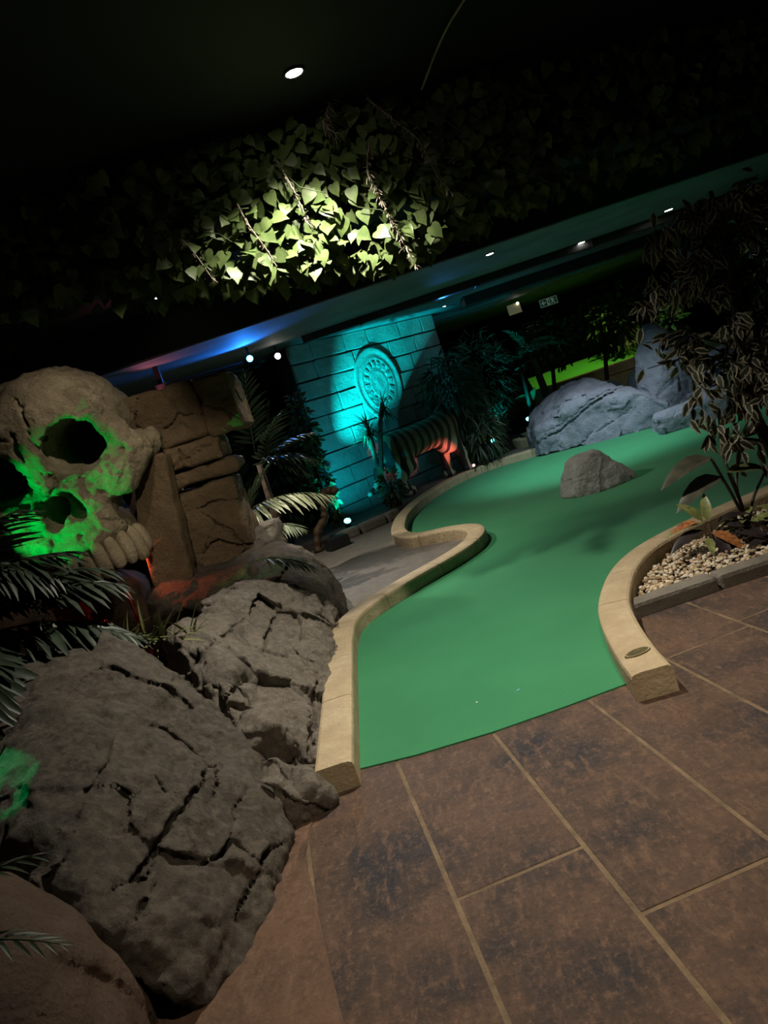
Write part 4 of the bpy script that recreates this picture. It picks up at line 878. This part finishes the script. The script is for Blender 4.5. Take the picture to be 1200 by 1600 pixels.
for i in range(120):
    q=P[int(random.random()*(len(P)-1))]; an=random.uniform(0,6.28); bmesh.ops.create_icosphere(bm,subdivisions=1,radius=random.uniform(.004,.0075),matrix=Matrix.Translation(Vector(q)+Vector((math.cos(an)*.03,math.sin(an)*.03,random.uniform(-.02,.02)))))
o=bm_obj('seeds',bm,'berry',sp,True); o['kind']='stuff'
tf=thing('dry_grass_tuft','tuft of pale cut palm blades on the crest of the big boulder','grass',(-1.38,3.80,.70))
ms=[]
for i in range(60):
    x=random.uniform(-.22,.30); ms.append(leaf_mat4((x,random.uniform(-.06,.06),.03-.25*max(x,0)),(random.uniform(-.5,1.0),random.uniform(-.6,.2),random.uniform(-.05,.75)),random.uniform(.10,.22),random.uniform(.12,.2)))
leaves('blade',ms,lme('blade',leaf_tpl(.12,.2,.2,4,.3),'grass'),tf)
gl=thing('fern','olive green fern fronds poking into the bottom left corner','fern',(-1.32,1.62,.60))
for k,(d0,L,z) in enumerate((((.75,-.15,.25),.42,.0),((.8,.15,.45),.38,.06),((.7,-.5,.05),.36,-.04))):
    frond(gl,'palm_dark',True,p0=(-1.34,1.60,.62+z),d0=d0,L=L,droop=.7,n=11,ll=.12,spread=58,ldroop=.25,rr=.004)
# ------------------------------------------------------------------ plants before and beside the block wall
def shrub(name,label,cat,base,trunk_pts,groups,group=None,tr=.03):
    t=thing(name,label,cat,base,group); b=Vector(base)
    if trunk_pts:
        v,f=tube([Vector(p)-b for p in trunk_pts],[tr*(1-.5*i/len(trunk_pts)) for i in range(len(trunk_pts))],8); mesh_obj('trunk',v,f,'wood',t,True)
    for c,r,n,size,tpl,mt,hang in groups:
        foliage('foliage',[Matrix.Translation(-b)@m for m in bush_mats(c,r,n,size,hang=hang)],tpl,mt,t)
    return t
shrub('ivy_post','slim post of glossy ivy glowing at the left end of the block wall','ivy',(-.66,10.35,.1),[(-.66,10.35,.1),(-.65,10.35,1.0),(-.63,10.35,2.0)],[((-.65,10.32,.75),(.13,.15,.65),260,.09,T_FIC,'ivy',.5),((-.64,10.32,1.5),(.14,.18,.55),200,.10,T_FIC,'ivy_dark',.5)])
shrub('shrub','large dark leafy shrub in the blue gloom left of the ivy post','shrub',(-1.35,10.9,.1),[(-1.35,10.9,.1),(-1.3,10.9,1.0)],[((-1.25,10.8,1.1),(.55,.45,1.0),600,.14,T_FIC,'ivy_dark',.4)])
yc=thing('yucca','two headed yucca silhouetted against the cyan medallion','yucca',(.16,10.6,.1)); yl=Vector(yc.location)
for k,(pts,n,L) in enumerate((([(.16,10.6,.1),(.12,10.6,.6),(.13,10.6,1.0),(.16,10.6,1.24)],80,.30),([(.14,10.6,.6),(.26,10.58,1.0),(.36,10.57,1.30),(.45,10.57,1.50)],70,.26))):
    P=catmull(pts,5); v,f=tube([Vector(p)-yl for p in P],[.035-.0008*i+.004*(i%2) for i in range(len(P))],8); mesh_obj('trunk',v,f,'wood',yc,True)
    top=Vector(pts[-1])-yl; ms=[]
    for i in range(n):
        u=Vector((random.uniform(-1,1),random.uniform(-1,1),random.uniform(-.5,1))).normalized(); ms.append(leaf_mat4(top+Vector((0,0,random.uniform(-.18,.03))),u,L*random.uniform(.7,1.1),L))
    foliage('spiky_leaves',ms,leaf_tpl(.06,.2,.35,4,.3),'palm_dark',yc)
shrub('shrub','dark shrub with pale leaf patches at the tiger\'s hind leg','shrub',(.20,10.42,.1),[(.20,10.42,.1),(.20,10.42,.45)],[((.20,10.40,.36),(.15,.14,.28),130,.11,T_FIC,'ivy_dark',.5)])
shrub('weeping_shrub','tall dark weeping shrub hiding the tiger\'s head','shrub',(1.62,11.98,.1),[(1.72,11.75,.1),(1.66,11.85,.5),(1.62,11.98,1.3)],[((1.60,12.0,1.25),(.46,.42,.75),900,.22,T_LAN,'palm_dark',1.1),((1.80,11.85,.55),(.34,.28,.38),380,.20,T_LAN,'palm_dark',1.0)],tr=.06)
shrub('shrub','spiky shrub lit cyan from below right of the weeping one','shrub',(2.3,13.05,.3),[(2.22,13.0,.2),(2.25,13.05,.8),(2.3,13.1,1.6)],[((2.32,13.1,1.35),(.50,.40,.85),620,.17,T_LAN,'palm',.5),((2.25,12.98,.62),(.25,.2,.34),150,.13,T_LAN,'palm',.2)],tr=.04)
py=thing('palm','thin palm with one frond lit bright cyan, under the exit sign','palm',(3.05,13.75,.3))
v,f=tube([(0,0,0),(.05,0,.7),(.08,-.02,1.45)],[.04,.03,.02],8); mesh_obj('trunk',v,f,'wood',py,True)
frond(py,'palm_lit',False,p0=(3.30,13.65,1.55),d0=(-.25,-.15,1),L=.65,droop=1.6,n=14,ll=.17,spread=60,ldroop=.1)
for d0 in ((.8,-.2,.6),(-.8,-.2,.7),(.3,-.7,.6),(-.5,.2,.9),(.7,.3,.8)): frond(py,'palm_dark',False,p0=(3.13,13.72,1.5),d0=d0,L=.9,droop=1.3,n=16,ll=.3,spread=60,ldroop=.4)
bl=thing('broad_leaf_plant','low plant with two broad cyan lit leaves behind the grooved boulder','plant',(3.1,13.85,.45))
for p,d in (((.0,-.08,.33),(-.9,-.3,.25)),((.12,-.1,.2),(.5,-.4,-.75)),((.02,0,.25),(.3,-.5,.6))):
    v,f=tube([(0.03,0,0),(.03,-.03,.15),p],.006,6); mesh_obj('stalk',v,f,'stalk',bl,True)
    leaves('leaf',[leaf_mat4(p,d,.26,.26,(0,-1,.5))],lme('leaf',T_BROAD,'philo_l'),bl)
for i,(c,r,lb) in enumerate((((2.15,12.98,.06),(.55,.42,.30),'dark soil mound under the spiky cyan lit shrub'),((3.08,14.05,.06),(.60,.55,.46),'dark soil mound behind the second small green'))):
    rock('soil_mound',lb,lambda P,c=c,r=r:ell(P,c,r),rocky(.03,3,None,off=81+i,facet=.02,fine=.012),np.array(c)-.7,np.array(c)+.7,.045,'soil','soil mound')
post=thing('wooden_post','weathered post with a short crossbar behind the grooved boulder','post',(3.55,14.2,.1))
v,f=tube([(0,0,0),(-.02,0,.6),(-.05,0,1.0),(-.06,0,1.32)],[.085,.075,.065,.06],10); MT['pale_wood']=flat('weathered_wood',(.16,.13,.09),.85,var=.4,vscale=18); mesh_obj('upright',v,f,'pale_wood',post,True)
v,f=tube([(-.45,-.02,1.22),(-.06,-.02,1.30),(.02,-.02,1.31)],.022,8); mesh_obj('crossbar',v,f,'pale_wood',post,True)
for i,(x,y,lb) in enumerate(((3.95,14.55,'slender dark tree standing left before the lime green'),(5.0,14.6,'slender dark tree standing right before the lime green'))):
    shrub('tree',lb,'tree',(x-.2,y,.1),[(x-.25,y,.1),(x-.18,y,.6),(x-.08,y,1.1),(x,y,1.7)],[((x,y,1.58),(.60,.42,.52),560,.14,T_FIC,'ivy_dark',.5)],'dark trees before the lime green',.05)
shrub('shrub','small green lit bush between the tall boulder and the variegated tree','shrub',(5.42,12.55,.1),[(5.42,12.55,.1),(5.42,12.55,.9)],[((5.40,12.55,1.25),(.20,.2,.38),170,.13,T_FIC,'ivy',.4)])
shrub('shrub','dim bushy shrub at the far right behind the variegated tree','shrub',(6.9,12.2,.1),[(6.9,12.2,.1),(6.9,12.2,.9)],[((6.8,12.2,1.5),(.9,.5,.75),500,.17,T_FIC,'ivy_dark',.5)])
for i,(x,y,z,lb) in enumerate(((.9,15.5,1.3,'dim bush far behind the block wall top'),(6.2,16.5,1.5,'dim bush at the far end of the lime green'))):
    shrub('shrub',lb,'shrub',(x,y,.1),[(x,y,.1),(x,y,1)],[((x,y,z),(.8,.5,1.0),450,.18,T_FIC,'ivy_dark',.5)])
# second small green and the raised lime lit green far behind
k2=thing('kerb','short curved kerb of a second green behind the grooved boulder','kerb')
kerb(k2,[(3.4,12.1),(2.9,12.12),(2.56,12.36),(2.48,12.8),(2.75,13.25),(3.4,13.4)],.15,.25,[.5,1.0,1.5])
tag(prism('putting_green',[(3.4,12.15),(2.92,12.17),(2.60,12.4),(2.53,12.8),(2.78,13.2),(3.4,13.35)],.1,.17,'turf'),'sliver of a second small green inside its own curved kerb','putting green')
far=thing('raised_green','raised lime lit fairway with beige kerb far beyond the boulders','putting green',(5.2,16.3,.1))
fl=lambda P:[(x-5.2,y-16.3) for x,y in P]
prism('base',fl([(3.6,15.5),(7.4,15.6),(7.6,17.6),(3.9,17.4)]),0,.56,'rock_beige',far)
tq=prism('turf',fl([(3.7,15.6),(7.3,15.7),(7.4,17.5),(4.0,17.3)]),.40,.60,'turf_lime_lit',far)
for v in tq.data.vertices:
    if v.co.z>.55: v.co.z=.57+.20*(v.co.y+.7)
prism('front_kerb',fl([(3.55,15.45),(7.4,15.55),(7.4,15.68),(3.55,15.58)]),.5,.70,'rock_beige',far,.02)
rock('boulder','beige boulder at the back of the lime lit fairway',lambda P:ell(P,(6.45,17.2,.95),(.6,.4,.42)),rocky(.04,2,None,off=91,facet=.05,fine=.01),(5.7,16.6,.4),(7.2,17.8,1.5),.04,'rock_beige')
# ------------------------------------------------------------------ pebble bed with its plants
PB=[(1.10,3.96),(2.95,3.96),(3.2,4.95),(2.5,4.92),(2.1,4.82),(1.75,4.68),(1.48,4.52),(1.30,4.30),(1.13,4.03)]
pbed=struct(prism('floor_pebble_bed',PB,-.004,.022,'soil'))
def inside(x,y,P):
    c=False
    for i in range(len(P)):
        (x1,y1),(x2,y2)=P[i-1],P[i]
        if (y1>y)!=(y2>y) and x<(x2-x1)*(y-y1)/(y2-y1)+x1: c=not c
    return c
def pebble_mesh(seed,mt):
    rnd=random.Random(seed); bm=bmesh.new(); bmesh.ops.create_icosphere(bm,subdivisions=1,radius=1)
    for v in bm.verts: v.co*=rnd.uniform(.82,1.12)
    me=bpy.data.meshes.new('pebble'); bm.to_mesh(me); bm.free(); me.materials.append(MT[mt]); return me
for nm,c in (('peb1',(.42,.32,.20)),('peb2',(.55,.46,.32)),('peb3',(.30,.21,.12)),('peb4',(.60,.54,.44))): MT[nm]=flat('pebble_'+nm[-1],c,.7,.3,var=.25,vscale=60)
PM=[pebble_mesh(i,'peb%d'%(i%4+1)) for i in range(8)]
spots=[]
while len(spots)<2300:
    x,y=random.uniform(1.08,2.9),random.uniform(3.95,4.95)
    if x>2.2 and random.random()<.4: continue
    if inside(x,y,PB) and inside(x-.012,y,PB): spots.append((x,y))
spots.sort(key=lambda p:p[1]+max(0,p[0]-1.75)*.8)
stuff=[]
for i,(x,y) in enumerate(spots):
    s=random.uniform(.009,.017); sc=(s*random.uniform(.9,1.5),s,s*random.uniform(.55,.85)); z=.026+sc[2]*.5+random.choice((0,0,.006,.014))
    if i<280:
        o=link('pebble',PM[i%8],None,None,(x,y,z)); o.scale=sc; o.rotation_euler=(random.uniform(-.5,.5),random.uniform(-.5,.5),random.uniform(0,6.3)); tag(o,'small tan pebble at the front of the pebble bed','pebble','front pebbles of the pebble bed')
    else: stuff.append((i%8,Matrix.LocRotScale(Vector((x,y,z)),Euler((random.uniform(-.5,.5),random.uniform(-.5,.5),random.uniform(0,6.3))),Vector(sc))))
GV=[];GF=[];GI=[];base_=0
pv=[np.array([v.co[:] for v in me.vertices]) for me in PM]; pf=[[tuple(p.vertices) for p in me.polygons] for me in PM]
for k,m in stuff:
    A_=np.array(m); GV.append(pv[k]@A_[:3,:3].T+A_[:3,3]); GF+=[tuple(i+base_ for i in q) for q in pf[k]]; GI+=[k%4]*len(pf[k]); base_+=len(pv[k])
me=bpy.data.meshes.new('gravel'); me.from_pydata(np.concatenate(GV).tolist(),[],GF)
for k in (1,2,3,4): me.materials.append(MT['peb%d'%k])
me.polygons.foreach_set('material_index',GI); me.update(); tag(link('gravel',me),'tan pebbles filling the back of the bed around the plants','gravel',None,'stuff')
# broad leaved plant
ph=thing('broad_leaf_plant','dark broad leaved plant arching over the curved kerb','plant',(2.12,4.62,.03)); pl_=Vector(ph.location)
for a,b,tip,mt,L in (((2.05,4.6,.30),(1.985,4.58,.53),(-1,-.1,.10),'philo',.33),((2.05,4.58,.28),(2.00,4.55,.41),(-1,-.15,-.02),'philo',.32),((2.10,4.62,.25),(2.08,4.62,.40),(.95,-.2,.08),'philo_l',.26),((2.12,4.66,.3),(2.10,4.68,.50),(.9,.1,.25),'philo',.36),((2.18,4.6,.2),(2.28,4.58,.34),(.9,-.3,-.1),'philo_l',.24),((2.15,4.7,.3),(2.3,4.75,.55),(.9,.2,.2),'philo',.3)):
    P=catmull([(2.12,4.62,.03),a,b],6); v,f=tube([Vector(p)-pl_ for p in P],.009,6); s=mesh_obj('stalk',v,f,'philo',ph,True)
    leaves('leaf',[leaf_mat4(Vector(b)-pl_,tip,L,L*1.05,(0,-.35,1))],lme('leaf',T_BROAD,mt),s)
cn=thing('croton','low croton with green, dark and orange veined leaves on the pebbles','plant',(1.80,4.42,.03)); cl=Vector(cn.location)
v,f=tube([(0,0,0),(0,0,.16)],[.012,.008],6); mesh_obj('stem',v,f,'wood',cn,True)
for p,d,L,mt in (((-.03,0,.17),(-.9,.1,.25),.22,'croton_g'),((-.02,.02,.18),(-.5,.1,1),.17,'croton_g'),((.0,0,.18),(.15,.1,1),.16,'croton_g'),((-.05,-.02,.14),(-1,-.2,.05),.23,'croton_d'),((-.06,0,.19),(-1,.1,.15),.17,'croton_r'),((-.02,-.05,.12),(.55,-.75,-.28),.21,'croton_r'),((-.05,-.06,.10),(-.25,-.85,-.25),.13,'croton_g'),((-.02,-.08,.10),(.1,-.85,-.55),.17,'croton_d'),((.02,-.06,.10),(.3,-.8,-.5),.16,'croton_d'),((.05,0,.15),(.9,-.2,.3),.2,'croton_d'),((.08,-.04,.13),(.9,-.4,.0),.17,'croton_d')):
    leaves('leaf',[leaf_mat4(p,d,L,L*1.1,(0,-.4,1),random.uniform(-.3,.3))],lme('leaf',T_CRO,mt),cn)
c2=thing('pale_leaf_plant','small plant with pale yellow green leaves right of the croton','plant',(2.02,4.45,.03))
for i in range(11):
    an=i*2.4; d=(math.cos(an),math.sin(an)*.8-.3,random.uniform(.2,.8)); p=(math.cos(an)*.05,math.sin(an)*.05,.08+.01*(i%4)); leaves('leaf',[leaf_mat4(p,d,random.uniform(.07,.11),.13,(0,-.3,1))],lme('leaf',T_CRO,'croton_g'),c2)
c3=thing('purple_leaf_plant','low dark purple leaved plant at the edge of the pebbles','plant',(2.02,4.22,.03))
for i in range(9):
    an=i*2.4; d=(math.cos(an),math.sin(an)*.8-.2,random.uniform(.3,.9)); leaves('leaf',[leaf_mat4((0,0,.02),d,random.uniform(.13,.19),.16,(0,-.3,1))],lme('leaf',T_CRO,'croton_d'),c3)
c4=thing('pale_leaf_plant','dim narrow leaved plant at the right picture edge beside the tree trunk','plant',(2.28,4.45,.03))
for i in range(14):
    an=i*2.4; d=(math.cos(an),math.sin(an)*.8-.2,random.uniform(.5,1.2)); leaves('leaf',[leaf_mat4((0,0,.02+.01*(i%5)),d,random.uniform(.13,.2),.2,(0,-.3,1))],lme('leaf',T_FIC,'croton_g'),c4)
# variegated tree
ft=thing('variegated_tree','variegated fig tree with dark cream edged leaves on the right','tree',(2.45,4.70,.02)); fl_=Vector(ft.location)
trunk=catmull([(2.45,4.70,.02),(2.43,4.72,.4),(2.38,4.74,.8),(2.44,4.75,1.25),(2.50,4.75,1.7),(2.48,4.75,2.05)],6)
v,f=tube([Vector(p)-fl_ for p in trunk],[.045-.0011*i for i in range(len(trunk))],10); mesh_obj('trunk',v,f,'wood',ft,True)
v,f=tube([Vector(p)-fl_ for p in catmull([(2.47,4.72,.05),(2.52,4.70,.5),(2.50,4.74,.9),(2.58,4.78,1.3)],6)],.022,8); mesh_obj('trunk',v,f,'wood',ft,True)
ms=[];tips=[]
for i in range(46):
    k=random.uniform(.35,1); b=Vector(trunk[int(k*(len(trunk)-1))]); an=random.uniform(0,6.28); up=random.uniform(-.1,.75)
    L=random.uniform(.25,.62)*(1.15-.5*max(0,k-.6)/.4); d=Vector((math.cos(an),math.sin(an)*.8,up)).normalized(); e=b+d*L+Vector((0,0,-.12*L)); m_=b.lerp(e,.5)+Vector((0,0,.06))
    v,f=tube([b-fl_,m_-fl_,e-fl_],[.008,.005,.003],5); mesh_obj('branch',v,f,'wood',ft,True)
    for j in range(30):
        t=random.uniform(.25,1.08); q=b.lerp(m_,min(t*2,1)).lerp(m_.lerp(e,max(0,t*2-1)),.5) if t<1 else e
        q=q+rv(.05); dd=d*.6+rv(.9)+Vector((0,0,-.75)); s=random.uniform(.07,.115); ms.append(leaf_mat4(q-fl_,dd,s,s,rv(.7)+Vector((-.2,-.8,.5))))
for c,n in (((2.10,4.6,.72),26),((2.2,4.62,.58),26),((2.05,4.62,1.0),30),((2.25,4.6,.85),30),((1.92,4.65,1.55),34),((2.05,4.65,1.85),40),((2.35,4.6,1.0),30),((2.6,4.6,.8),34),((2.65,4.6,.55),30)):
    c=Vector(c); b=Vector(trunk[min(len(trunk)-1,int(len(trunk)*c.z/2.1))]); v,f=tube([b-fl_,b.lerp(c,.6)+Vector((0,0,.08))-fl_,c-fl_],[.008,.005,.003],5); mesh_obj('branch',v,f,'wood',ft,True)
    for j in range(n):
        q=c+Vector((random.gauss(0,.06),random.gauss(0,.06),random.gauss(0,.08))); s=random.uniform(.075,.115); ms.append(leaf_mat4(q-fl_,rv(.7)+Vector((-.15,-.1,-.9)),s,s,rv(.6)+Vector((-.2,-.9,.4))))
ms.sort(key=lambda m:m.translation.y)
leaves('leaf',ms[:300],lme('fig_leaf',T_FIC,'ficus'),ft); foliage('leaves',ms[300:],T_FIC,'ficus',ft)
# scraps on the carpet
def scrap(loc,h,col,label,rz):
    MT[label]=flat('scrap_'+str(len(MT)),col,.6); box_thing('scrap',loc,h,label,label,'scrap',rz,.0006,'scraps on the putting green')
scrap((.33,3.42,.0085),(.009,.004,.0015),(.15,.45,.75),'tiny blue scrap on the green carpet near its front edge',.5)
scrap((.13,3.44,.0085),(.004,.004,.0012),(.6,.8,.6),'tiny pale speck on the green carpet left of the blue scrap',.2)
scrap((-.555,3.0-.02+.0,.008),(.007,.007,.006),(.5,.3,.15),'tiny pebble at the front foot of the left kerb',.3)
